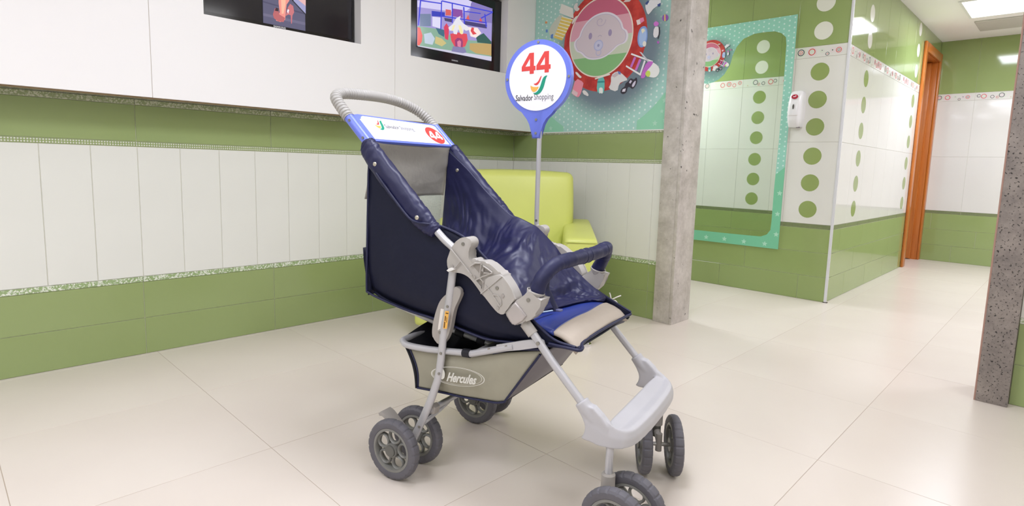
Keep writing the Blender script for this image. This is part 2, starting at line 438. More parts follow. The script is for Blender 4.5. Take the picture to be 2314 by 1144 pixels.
# ceiling ---------------------------------------------------------------
bm = bmesh.new(); box(bm, (FX0 - 0.12, FY0 - 0.12, ROOM_H), (9.2, 3.72, ROOM_H + 0.1))
ceil = link('ceiling', bm, M_CEI); tag(ceil, kind='structure')
M_LFR = mat('lamp_white_frame', (236,236,232), 0.4); M_LIT = mat('lamp_lit_diffuser', (255,253,248), 0.5, emit=3.0)
def ceiling_light(x, y, label):
    t = empty('ceiling_light', (x, y, ROOM_H))
    tag(t, label, 'lamp', 'square ceiling light panels')
    bm = bmesh.new(); s = 0.325
    for a, b in (((-s,-s,-0.012),(s,-s+0.02,0)), ((-s,s-0.02,-0.012),(s,s,0)), ((-s,-s+0.02,-0.012),(-s+0.02,s-0.02,0)), ((s-0.02,-s+0.02,-0.012),(s,s-0.02,0))): box(bm, a, b)
    link('frame', bm, M_LFR, t)
    bm = bmesh.new(); box(bm, (-s+0.021,-s+0.021,-0.006), (s-0.021,s-0.021,-0.001)); link('diffuser', bm, M_LIT, t)
for i, (x, y) in enumerate(LIGHTS):
    if i < 5 or i > 7:
        lab = ['lit square ceiling panel right above the stroller, out of the photo', 'lit square ceiling panel above the left wall panelling, out of the photo', 'lit square ceiling panel by the right partition, out of the photo', 'lit square ceiling panel over the camera, out of the photo', 'lit square ceiling panel far behind on the left, out of the photo', '', '', '', 'lit square ceiling panel by the rear side wall, left one, out of the photo', 'lit square ceiling panel by the rear side wall, right one, out of the photo', 'added fill-light ceiling panel behind the right partition, nearer one, out of the photo', 'added fill-light ceiling panel behind the right partition, farther one, out of the photo', 'added fill-light ceiling panel in the far left corner, out of the photo'][i]
        ceiling_light(x, y, lab); continue
    lab = {5: 'lit square ceiling panel above the corridor at top right', 6: 'lit square ceiling panel nearer the stone pillar opening', 7: 'lit square ceiling panel over the mirror alcove'}.get(i, 'lit square ceiling panel over the stroller area, out of the photo')
    ceiling_light(x, y, lab)
bm = rbox((6.70, 0.22, ROOM_H - 0.012), (7.13, 0.83, ROOM_H + 0.0), 0.004, 1)
o = link('ceiling_hatch', bm, mat('hatch_grey', (196,193,184), 0.7)); tag(o, 'pale grey square access hatch in the corridor ceiling behind the light panel', 'hatch')

# corner bead and door frame --------------------------------------------
bm = bmesh.new()
box(bm, (4.316, 1.166, 0.004), (4.330, 1.184, ROOM_H)); box(bm, (4.313, 1.160, 0.0), (4.333, 1.187, 0.004), 1)
bmesh.ops.bevel(bm, geom=[e for e in bm.edges if abs(e.verts[0].co.z - e.verts[1].co.z) > 1], offset=0.004, segments=3, affect='EDGES')
o = link('trim_1', bm, [mat('corner_bead_white', (222,222,226), 0.3, metal=0.2), mat('dark_foot', (60,45,35), 0.7)], auto=40); tag(o, kind='structure')
def wood_mat():
    m = mat('varnished_wood', (196,112,42), 0.28); nt = m.node_tree; p = nt.nodes['Principled BSDF']
    tc = nt.nodes.new('ShaderNodeTexCoord'); mp = nt.nodes.new('ShaderNodeMapping'); mp.inputs['Scale'].default_value = (26, 26, 1.6)
    n = nt.nodes.new('ShaderNodeTexNoise'); n.inputs['Scale'].default_value = 2.2; n.inputs['Detail'].default_value = 6
    r = nt.nodes.new('ShaderNodeValToRGB'); r.color_ramp.elements[0].position = 0.3; r.color_ramp.elements[0].color = lin((182,100,34)) + (1,)
    r.color_ramp.elements[1].position = 0.7; r.color_ramp.elements[1].color = lin((200,118,48)) + (1,)
    nt.links.new(tc.outputs['Object'], mp.inputs[0]); nt.links.new(mp.outputs[0], n.inputs['Vector']); nt.links.new(n.outputs['Fac'], r.inputs[0]); nt.links.new(r.outputs[0], p.inputs['Base Color'])
    return m
M_WOOD = wood_mat()
dr = empty('door_1', (6.66, 1.178, 0)); tag(dr, kind='structure')
def bpart(name, a, b, m, parent, r=0.003): return link(name, rbox(a, b, r, 2), m, parent, auto=40)
bpart('casing', (0.003, -0.022, 0), (0.095, 0.0, 2.15), M_WOOD, dr, 0.006)
bpart('casing', (0.78, -0.022, 0), (0.862, 0.0, 2.15), M_WOOD, dr, 0.006)
bpart('casing', (0.095, -0.0225, 2.065), (0.78, 0.0, 2.15), M_WOOD, dr, 0.006)
bpart('jamb', (0.060, 0.0, 0), (0.095, 0.16, 2.07), M_WOOD, dr)
bpart('jamb', (0.780, 0.0, 0), (0.815, 0.16, 2.07), M_WOOD, dr)
bpart('jamb', (0.095, 0.0, 2.065), (0.780, 0.16, 2.10), M_WOOD, dr)
bpart('door_leaf', (0.742, 0.05, 0.008), (0.779, 0.86, 2.06), M_WOOD, dr)
bm = bmesh.new(); box(bm, (7.475, 1.184, 0), (7.525, 1.34, ROOM_H)); box(bm, (6.66, 1.184, 0), (6.72, 1.31, ROOM_H))
o = link('wall_door_reveal', bm, M_WPL); tag(o, kind='structure')

# stone pillars ---------------------------------------------------------
def pillar(loc, w_, d_, m, label, edge):
    t = empty('stone_pillar', loc); tag(t, label, 'pillar', 'granite clad pillars')
    bpart('front_slab', (0, 0.0, 0), (0.02, w_, ROOM_H), m, t, 0.0015)
    bpart('side_slab', (0.0, -0.02, 0), (d_, 0.0, ROOM_H), m, t, 0.0015)
    bpart('core', (0.02, 0, 0), (d_, w_, ROOM_H), mat('pillar_core', (150,140,130), 0.8), t, 0.001)
    return t
pillar((2.949, 1.605, 0), 0.102, 0.205, M_GR1, 'pale grey pitted stone pillar at the end of the mural wall', 0)
pr = empty('stone_pillar', (2.897, 0.112, 0)); tag(pr, 'dark grey speckled stone pillar at the right edge beside the green tiles', 'pillar', 'granite clad pillars')
bpart('front_slab', (0, 0.0, 0), (0.02, 0.098, ROOM_H), M_GR2, pr, 0.0015)
bpart('side_slab', (0.003, 0.0975, 0), (0.23, 0.104, ROOM_H), mat('pinkish_edge', (176,140,126), 0.6), pr, 0.0015)
bpart('core', (0.02, 0.001, 0), (0.23, 0.097, ROOM_H), MATS['pillar_core'], pr, 0.001)
pr.rotation_euler = (0, 0, 0)

# ---------------------------------------------------------------- white panelling with television niches
pn = empty('wall_panelling', (0, 2.73, 1.115)); tag(pn, 'white laminate wall panelling above the green tiles with two television niches', 'panelling')
def board(x0, x1, hole=None):
    H = ROOM_H - 1.115 - 0.001; bm = bmesh.new(); g = 0.0012
    x0 += g; x1 -= g
    if not hole: box(bm, (x0, 0, 0), (x1, 0.018, H))
    else:
        a, b, c, d_ = hole; c -= 1.115; d_ -= 1.115
        box(bm, (x0, 0, 0), (x1, 0.018, c)); box(bm, (x0, 0, d_), (x1, 0.018, H)); box(bm, (x0, 0, c), (a, 0.018, d_)); box(bm, (b, 0, c), (x1, 0.018, d_))
        T_ = 0.15
        box(bm, (a - 0.012, 0.018, c), (a, T_, d_)); box(bm, (b, 0.018, c), (b + 0.012, T_, d_)); box(bm, (a - 0.012, 0.018, c - 0.012), (b + 0.012, T_, c)); box(bm, (a - 0.012, 0.018, d_), (b + 0.012, T_, d_ + 0.012))
        box(bm, (a - 0.012, T_, c - 0.012), (b + 0.012, T_ + 0.006, d_ + 0.012))
    return link('board', bm, M_PNL, pn)
for sx_ in (-0.484, 0.683, 1.850):
    bm = bmesh.new(); box(bm, (sx_ - 0.001, 0.0015, 0.002), (sx_ + 0.001, 0.017, ROOM_H - 1.117)); link('seam_strip', bm, M_DARKGAP, pn)
board(-2.38, -0.484); board(-0.484, 0.683)
board(0.683, 1.850, (0.888, 1.641, 1.483, 1.955))
board(1.850, 2.970, (1.953, 2.705, 1.473, 1.940))
bm = bmesh.new(); box(bm, (-2.38, 0.0195, 0.004), (2.97, 0.17, 0.012)); link('underside_board', bm, M_MOS2, pn)
bm = bmesh.new(); box(bm, (-2.38, 0.012, -0.006), (2.97, 0.020, 0.004)); link('edge_strip', bm, mat('brown_edge', (150,128,98), 0.6), pn)

# televisions -----------------------------------------------------------
M_TVB = mat('glossy_black_bezel', (24,22,22), 0.12); M_TVS = mat('dark_screen', (33,31,36), 0.1)
def tvframe(bm, a, b, c, d_, bl, br, bb, bt):
    box(bm, (a, 0, c), (a + bl, 0.05, d_)); box(bm, (b - br, 0, c), (b, 0.05, d_)); box(bm, (a + bl, 0, c), (b - br, 0.05, c + bb)); box(bm, (a + bl, 0, d_ - bt), (b - br, 0.05, d_))
EM = {}
def emis(rgb, s=1.0):
    k = (rgb, s)
    if k not in EM:
        m = D.materials.new('screen_colour'); m.use_nodes = True; p = m.node_tree.nodes['Principled BSDF']
        p.inputs['Base Color'].default_value = (0.01, 0.01, 0.01, 1); p.inputs['Roughness'].default_value = 0.15
        p.inputs['Emission Color'].default_value = lin(rgb) + (1,); p.inputs['Emission Strength'].default_value = s; EM[k] = m
    return EM[k]
def picture(name, parent, shapes, y=-0.0005):
    """flat lit picture: stacked coloured outlines on the screen plane (x, z)"""
    bm = bmesh.new(); ms = []
    for k, (rgb, pts) in enumerate(shapes):
        m = emis(rgb)
        if m not in ms: ms.append(m)
        yy = y - 0.00012 * k
        prism(bm, [(px, yy, pz) for px, pz in pts], (0, -0.0001, 0), mi=ms.index(m))
    return link(name, bm, ms, parent)
TVY = 2.790
t1 = empty('television', (0, TVY, 0)); tag(t1, 'black wall television cropped by the top edge showing a foot in a heeled shoe', 'television', 'televisions in the wall niches')
bm = bmesh.new(); tvframe(bm, 0.900, 1.638, 1.484, 1.945, 0.014, 0.012, 0.026, 0.016); link('bezel', bm, M_TVB, t1)
bm = bmesh.new(); box(bm, (0.914, 0.003, 1.506), (1.626, 0.04, 1.929)); link('screen', bm, M_TVS, t1)
P1 = lambda pts: pts
S1 = [(1.1638,1.727),(1.1586,1.5159),(1.3696,1.5207),(1.3732,1.7414)]
X0, X1 = S1[0][0], S1[2][0]
shapes = [((88,86,112), [(X0, 1.508), (X1, 1.508), (X1, 1.929), (X0, 1.929)])]
shapes += [((104,100,126), [(X0, 1.54), (X1, 1.535), (X1, 1.548), (X0, 1.552)]), ((72,70,96), [(X0, 1.60), (X1, 1.585), (X1, 1.592), (X0, 1.606)])]
shapes += [((40,40,52), [(1.3037,1.6362),(1.3165,1.7129),(1.3744,1.7264),(1.372,1.5826),(1.3112,1.6308)])]
shapes += [((150,150,190), [(1.3113,1.6378),(1.3241,1.7147),(1.3744,1.7264),(1.3721,1.5898)])]
shapes += [((214,170,170), [(1.3268,1.6518),(1.3439,1.7546),(1.3749,1.762),(1.3727,1.6259)])]
shapes += [((226,140,130), [(1.2403,1.7124),(1.2904,1.7243),(1.2905,1.6334),(1.277,1.613),(1.2725,1.577),(1.2681,1.541),(1.2455,1.5262),(1.2236,1.529),(1.2428,1.571),(1.2382,1.6118)])]
shapes += [((244,176,150), [(1.2473,1.6968),(1.2751,1.7033),(1.2714,1.6118),(1.2612,1.5677),(1.2519,1.5659),(1.2509,1.6075)])]
shapes += [((176,96,100), [(1.2097,1.554),(1.2194,1.5836),(1.234,1.5884),(1.2407,1.5602),(1.2683,1.5498),(1.2604,1.529),(1.2345,1.5276),(1.2147,1.5377)])]
shapes += [((60,36,46), [(1.2191,1.5732),(1.2249,1.5882),(1.2377,1.5874),(1.2355,1.573)])]
shapes += [((190,110,116), [(1.2703,1.559),(1.2823,1.6001),(1.294,1.6201),(1.3089,1.6126),(1.3134,1.5852),(1.3043,1.5675),(1.3009,1.5296),(1.2971,1.5288),(1.2956,1.5675),(1.2855,1.569)])]
shapes += [((236,226,240), [(1.2782,1.5817),(1.2822,1.593),(1.2885,1.5908),(1.2837,1.5722)])]
picture('picture', t1, shapes)
M_LOGO = mat('silver_lettering', (214,214,216), 0.3)
text('lettering', 'SAMSUNG', 0.012, frame((1.2415, -0.0008, 1.5015), (1,0,0), (0,0,1)), M_LOGO, t1, offset=0.0004, spacing=1.1)
t2 = empty('television', (0, TVY, 0)); tag(t2, 'black wall television showing a colourful soft play area, right of the other one', 'television', 'televisions in the wall niches')
bm = bmesh.new(); tvframe(bm, 1.975, 2.704, 1.474, 1.930, 0.055, 0.068, 0.064, 0.062); link('bezel', bm, M_TVB, t2)
bm = bmesh.new(); box(bm, (2.03, 0.003, 1.538), (2.636, 0.04, 1.868)); link('screen', bm, M_TVS, t2)
def tq(*p): return list(p)
SH = [((150,140,196), [(2.0379,1.8228),(2.6235,1.8714),(2.6218,1.5453),(2.0379,1.547)])]
SH += [((196,190,226), [(2.0382,1.7934),(2.3918,1.8827),(2.4484,1.8767),(2.4306,1.8318),(2.3814,1.7945),(2.0386,1.7598)])]
SH += [((124,112,172), [(2.4484,1.8767),(2.6235,1.8704),(2.6224,1.7808),(2.4197,1.761)])]
SH += [((106,120,150), [(2.0578,1.7256),(2.1348,1.7409),(2.1358,1.6718),(2.0585,1.6575)])]
SH += [((52,58,170), [(2.1402,1.7592),(2.2374,1.7701),(2.2379,1.7438),(2.1406,1.7291)])]
SH += [((206,202,228), [(2.1463,1.728),(2.2148,1.7348),(2.21,1.6723),(2.147,1.6739)])]
SH += [((128,70,150), [(2.296,1.8042),(2.3749,1.8113),(2.3759,1.7662),(2.2968,1.7598)])]
SH += [((200,90,86), [(2.243,1.7889),(2.2842,1.7929),(2.2848,1.7619),(2.2436,1.7537)])]
SH += [((70,60,96), [(2.2322,1.7382),(2.2912,1.743),(2.2916,1.723),(2.2383,1.7217)])]
SH += [((64,62,110), [(2.3949,1.7517),(2.579,1.7632),(2.5764,1.739),(2.3954,1.7289)])]
SH += [((126,160,140), [(2.0396,1.6562),(2.2392,1.6688),(2.2872,1.6415),(2.4227,1.6419),(2.6193,1.6655),(2.6227,1.56),(2.0379,1.547)])]
SH += [((178,190,206), [(2.0863,1.6196),(2.1362,1.6371),(2.165,1.6072),(2.1485,1.5693),(2.0924,1.5688)])]
SH += [((60,100,120), [(2.1698,1.6694),(2.2392,1.6688),(2.2341,1.6278),(2.1932,1.6384)])]
SH += [((190,176,120), [(2.1705,1.6213),(2.2167,1.616),(2.2523,1.5952),(2.2175,1.5717),(2.1654,1.5809)])]
SH += [((178,150,96), [(2.4358,1.6255),(2.6196,1.6559),(2.6221,1.5792),(2.4887,1.5732),(2.4367,1.5885)])]
SH += [((44,86,80), [(2.486,1.6713),(2.5507,1.7061),(2.6193,1.6655),(2.6198,1.6511),(2.4998,1.6408)])]
SH += [((214,76,66), [(2.0396,1.6498),(2.0586,1.649),(2.0754,1.6091),(2.0703,1.5738),(2.0542,1.5496),(2.039,1.5493)])]
SH += [((200,60,90), [(2.2302,1.6848),(2.2502,1.7107),(2.2683,1.6919),(2.2689,1.6607),(2.2638,1.6151),(2.2401,1.62)])]
SH += [((208,90,80), [(2.4009,1.7619),(2.4189,1.7929),(2.4323,1.7634)])]
SH += [((206,84,76), [(2.503,1.763),(2.5217,1.7946),(2.5423,1.7657)])]
SH += [((230,214,210), [(2.4208,1.7199),(2.4974,1.7293),(2.5309,1.7026),(2.4861,1.6666),(2.4411,1.6682)])]
SH += [((206,70,76), [(2.4492,1.7228),(2.4684,1.724),(2.4657,1.705),(2.492,1.691),(2.4599,1.6807),(2.4403,1.7004)])]
for pts in ([[(2.0543,1.7969),(2.0635,1.798),(2.0503,1.6603),(2.0412,1.6586)],[(2.0543,1.8011),(2.2134,1.8178),(2.2135,1.8113),(2.0544,1.7948)],[(2.2063,1.8294),(2.2143,1.8303),(2.2112,1.6681),(2.2031,1.6675)],[(2.2131,1.833),(2.6241,1.8525),(2.6244,1.8455),(2.2132,1.8257)],[(2.2864,1.8333),(2.2954,1.8334),(2.2976,1.7197),(2.2905,1.7192)],[(2.3757,1.8296),(2.3868,1.8301),(2.3943,1.7242),(2.3844,1.7223)],[(2.203,1.7457),(2.5752,1.7767),(2.5754,1.7696),(2.2031,1.7392)],[(2.5505,1.8236),(2.5604,1.8247),(2.5761,1.7485),(2.5661,1.7466)],[(2.5217,1.7946),(2.6241,1.8525),(2.6244,1.845),(2.5245,1.7877)],[(2.3811,1.8081),(2.5209,1.8224),(2.521,1.8168),(2.3812,1.8026)]]):
    SH.append(((58,62,196), pts))
SH += [((190,188,206), [(2.0433,1.5478),(2.6223,1.572),(2.6218,1.5453),(2.0407,1.5431)])]
SH += [((206,72,84), [(2.278,1.6534),(2.3349,1.6724),(2.4092,1.6764),(2.4176,1.641),(2.3985,1.6009),(2.3614,1.5858),(2.3124,1.587),(2.2877,1.6146)])]
SH += [((140,60,110), [(2.3184,1.588),(2.3147,1.6237),(2.3356,1.6408),(2.3694,1.642),(2.3791,1.6254),(2.3769,1.5883)])]
SH += [((204,120,150), [(2.3367,1.591),(2.3331,1.6177),(2.3512,1.6298),(2.3637,1.6228),(2.3613,1.5894)])]
SH += [((214,212,220), [(2.2625,1.6863),(2.2977,1.7152),(2.3211,1.7511),(2.3572,1.7739),(2.3516,1.7524),(2.3766,1.7345),(2.4208,1.7199),(2.4244,1.7021),(2.4025,1.6936),(2.3836,1.6994),(2.3781,1.671),(2.3596,1.6677),(2.3406,1.6916),(2.3291,1.6601),(2.3049,1.6581),(2.2984,1.6794),(2.2747,1.6707)])]
SH += [((226,216,160), [(2.3402,1.7141),(2.3585,1.7175),(2.3791,1.6803),(2.3689,1.6662),(2.3534,1.6712)])]
SH += [((226,216,160), [(2.2979,1.7063),(2.3159,1.7119),(2.2985,1.675),(2.2866,1.6728)])]
SH += [((122,120,160), [(2.3003,1.5851),(2.3924,1.593),(2.4087,1.5656),(2.3807,1.5567),(2.2889,1.5539)])]
picture('picture', t2, SH)
text('lettering', 'SAMSUNG', 0.010, frame((2.320, -0.0006, 1.504), (1,0,0), (0,0,1)), M_LOGO, t2, offset=0.0004, spacing=1.1)

#SPLIT
# ---------------------------------------------------------------- printed mural and mirror sticker
def clip(poly, a, b):
    """keep the part of poly left of the line a->b"""
    out = []; dx, dy = b[0]-a[0], b[1]-a[1]
    sd = lambda p: dx*(p[1]-a[1]) - dy*(p[0]-a[0])
    for i in range(len(poly)):
        p, q = poly[i], poly[(i+1) % len(poly)]; sp, sq = sd(p), sd(q)
        if sp >= 0: out.append(p)
        if (sp >= 0) != (sq >= 0):
            t = sp / (sp - sq); out.append((p[0]+(q[0]-p[0])*t, p[1]+(q[1]-p[1])*t))
    return out
def dotted_mat(name, base, dot, shadow=None):
    """turquoise print with a staggered lattice of pale dots; coordinates are metres on the wall (object y, z)"""
    m = D.materials.new(name); m.use_nodes = True; nt = m.node_tree; p = nt.nodes['Principled BSDF']; N = nt.nodes; Lk = nt.links
    tc = N.new('ShaderNodeTexCoord'); sp = N.new('ShaderNodeSeparateXYZ'); Lk.new(tc.outputs['Object'], sp.inputs[0])
    def mth(op, a, b=None):
        n = N.new('ShaderNodeMath'); n.operation = op
        for i, x in enumerate((a, b)):
            if x is None: continue
            if isinstance(x, (int, float)): n.inputs[i].default_value = x
            else: Lk.new(x, n.inputs[i])
        return n.outputs[0]
    def lattice(ox, oz):
        fy = mth('SUBTRACT', mth('FRACT', mth('ADD', mth('DIVIDE', sp.outputs[1], 0.071), ox)), 0.5)
        fz = mth('SUBTRACT', mth('FRACT', mth('ADD', mth('DIVIDE', sp.outputs[2], 0.034), oz)), 0.5)
        a = mth('MULTIPLY', fy, 0.071); b = mth('MULTIPLY', fz, 0.034)
        return mth('SQRT', mth('ADD', mth('MULTIPLY', a, a), mth('MULTIPLY', b, b)))
    d_ = mth('MINIMUM', lattice(10.0, 10.0), lattice(10.5, 10.5)); isd = mth('LESS_THAN', d_, 0.0058)
    mx = N.new('ShaderNodeMix'); mx.data_type = 'RGBA'; mx.inputs[6].default_value = lin(base) + (1,); mx.inputs[7].default_value = lin(dot) + (1,)
    Lk.new(isd, mx.inputs[0]); col = mx.outputs[2]
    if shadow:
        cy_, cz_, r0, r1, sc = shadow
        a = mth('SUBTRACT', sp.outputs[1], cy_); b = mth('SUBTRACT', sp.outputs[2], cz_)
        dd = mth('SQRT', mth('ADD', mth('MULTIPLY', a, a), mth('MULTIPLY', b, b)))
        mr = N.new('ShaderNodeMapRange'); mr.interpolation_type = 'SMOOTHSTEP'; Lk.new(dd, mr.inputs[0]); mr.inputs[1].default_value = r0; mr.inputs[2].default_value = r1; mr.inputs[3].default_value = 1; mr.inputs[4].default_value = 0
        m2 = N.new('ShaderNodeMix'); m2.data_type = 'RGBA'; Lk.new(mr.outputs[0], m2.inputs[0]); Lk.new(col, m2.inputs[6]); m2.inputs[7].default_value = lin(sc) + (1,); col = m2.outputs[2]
    Lk.new(col, p.inputs['Base Color']); p.inputs['Roughness'].default_value = 0.35; return m
M_TEAL = mat('print_teal', (150,212,180), 0.35); M_STAR = mat('print_star', (178,222,198), 0.35)
PM = {}
def pm(rgb):
    if rgb not in PM: PM[rgb] = mat('print_%d_%d_%d' % rgb, rgb, 0.35)
    return PM[rgb]
def star(cx, cy, r): return [(cx + (r if k % 2 == 0 else r*0.45) * math.cos(PI/2 + PI*k/5), cy + (r if k % 2 == 0 else r*0.45) * math.sin(PI/2 + PI*k/5)) for k in range(10)]
def decal(name, shapes, X, parent, m0, t=0.00012):
    """flat printed shapes on the wall plane X; each is (rgb, [(-y, z), ...]); stacked in print order"""
    bm = bmesh.new(); ms = []; mt = frame((X, 0, 0), (0, -1, 0), (0, 0, 1))
    for k, (rgb, pts) in enumerate(shapes):
        if len(pts) < 3: continue
        m = pm(rgb) if isinstance(rgb, tuple) else rgb
        if m not in ms: ms.append(m)
        flat(bm, pts, mt, 0.00008, ms.index(m), t * (k + m0))
    return link(name, bm, ms, parent)
CY, CZ = -2.1897, 1.6744
def disc_parts(parent, X, c, s, items, mtred):
    cx, cz = c; T_ = lambda pts: [(cx + (x - CY) * s, cz + (z - CZ) * s) for x, z in pts]
    circ = ell(CY, CZ, 0.2297, 0.2297, 72)
    decal('red_disc', [(mtred, T_(ell(-2.1648, 1.6556, 0.306, 0.306, 72)))], X, parent, 1)
    sh = [((240,226,214), T_(ell(CY, CZ, 0.238, 0.238, 72))), ((222,118,140), T_(circ))]
    L1 = [(-2.3693,1.7914),(-1.9997,1.7862)]; L2 = [(-2.4146,1.6752),(-1.9608,1.6712)]; L3 = [(-2.3759,1.5633),(-2.0101,1.5624)]
    sh += [((226,168,182), T_(clip(circ, L1[1], L1[0]))), ((206,214,192), T_(clip(circ, L2[1], L2[0]))), ((138,190,128), T_(clip(circ, L3[1], L3[0])))]
    sh[1] = ((204,104,132), sh[1][1])
    decal('portrait_field', sh, X, parent, 3)
    head = [(-2.3825,1.6548),(-2.3709,1.6819),(-2.3411,1.6943),(-2.3294,1.7329),(-2.2868,1.7792),(-2.2264,1.8081),(-2.1493,1.813),(-2.085,1.7862),(-2.0412,1.7398),(-2.0308,1.7019),(-2.0058,1.6905),(-1.9933,1.6571),(-2.0072,1.6205),(-2.0583,1.6155),(-2.098,1.5831),(-2.1557,1.554),(-2.2252,1.5503),(-2.284,1.5635),(-2.3271,1.6036),(-2.3598,1.6115)]
    hs = chaikin(head, 2); hc = (sum(p[0] for p in hs)/len(hs), sum(p[1] for p in hs)/len(hs)); sc = lambda k: [(hc[0]+(x-hc[0])*k, hc[1]+(z-hc[1])*k) for x, z in hs]
    q = [((232,226,236), T_(sc(1.06))), ((190,180,206), T_(sc(0.985))), ((216,203,210), T_(sc(0.965)))]
    e1, e2 = [(-2.2623,1.6911),(-2.1153,1.6921)]
    for e in (e1, e2): q.append(((166,152,186), T_(ell(e[0], e[1], 0.0135, 0.020, 18))))
    pa, pb, pc, pn_ = [(-2.1971,1.6275),(-2.1971,1.6275),(-2.1947,1.5858),(-2.1895,1.6774)]
    q += [((192,190,218), T_(ell(pc[0], pc[1], 0.021, 0.021, 24))), ((216,203,210), T_(ell(pc[0], pc[1], 0.015, 0.015, 24))),
          ((184,188,222), T_(ell(pa[0], pa[1], 0.035, 0.033, 28))), ((206,206,230), T_(ell(pa[0], pa[1], 0.028, 0.026, 28))), ((160,160,196), T_(ell(pa[0], pa[1], 0.009, 0.009, 16)))]
    q += [((180,168,190), T_(ell(pn_[0], pn_[1], 0.014, 0.010, 14, 0, 0, PI) + list(reversed(ell(pn_[0], pn_[1], 0.011, 0.007, 14, 0, 0, PI)))))]
    decal('baby_face', q, X, parent, 9)
    c1 = [(-2.1895,1.7683)][0]; sp_ = [(c1[0] + (0.008 + 0.0042*t) * math.cos(t - 1), c1[1] + (0.006 + 0.0036*t) * math.sin(t - 1)) for t in [k * 0.3 for k in range(26)]]
    strip = [(x, z) for x, z in sp_] + [(x + 0.0016, z + 0.0016) for x, z in reversed(sp_)]
    bm = bmesh.new(); mt = frame((X, 0, 0), (0, -1, 0), (0, 0, 1)); S_ = T_(sp_)
    for i in range(len(S_) - 1):
        a, b = Vector(S_[i]), Vector(S_[i+1]); n = Vector((-(b-a).y, (b-a).x)).normalized() * 0.0014 * s
        flat(bm, [a - n, b - n, b + n, a + n], mt, 0.00008, 0, 0.0026)
    link('hair_curl', bm, pm((186,174,200)), parent)
    k = 0
    for nm, cnt in ITEM_NAMES:
        decal(nm, [(rgb, T_(chaikin(pts, 1) if len(pts) > 4 else pts)) for rgb, pts in items[k:k+cnt]], X, parent, 40 + k, 0.00003); k += cnt
ITEMS = [((206,212,196), [(-2.6104,1.7826),(-2.5151,1.8635),(-2.4755,1.8429),(-2.5425,1.722),(-2.5927,1.7285)]),
 ((236,208,104), [(-2.4968,1.8462),(-2.4058,1.8145),(-2.4892,1.6932),(-2.5613,1.7207)])]
for k in range(7):
    a = k / 7.0
    ITEMS.append(((246,240,220), [(p[0], p[1]) for p in [(ITEMS[1][1][0][0]*(1-a)+ITEMS[1][1][3][0]*a, ITEMS[1][1][0][1]*(1-a)+ITEMS[1][1][3][1]*a), (ITEMS[1][1][1][0]*(1-a)+ITEMS[1][1][2][0]*a, ITEMS[1][1][1][1]*(1-a)+ITEMS[1][1][2][1]*a), (ITEMS[1][1][1][0]*(1-a)+ITEMS[1][1][2][0]*a, ITEMS[1][1][1][1]*(1-a)+ITEMS[1][1][2][1]*a - 0.006), (ITEMS[1][1][0][0]*(1-a)+ITEMS[1][1][3][0]*a, ITEMS[1][1][0][1]*(1-a)+ITEMS[1][1][3][1]*a - 0.006)]]))
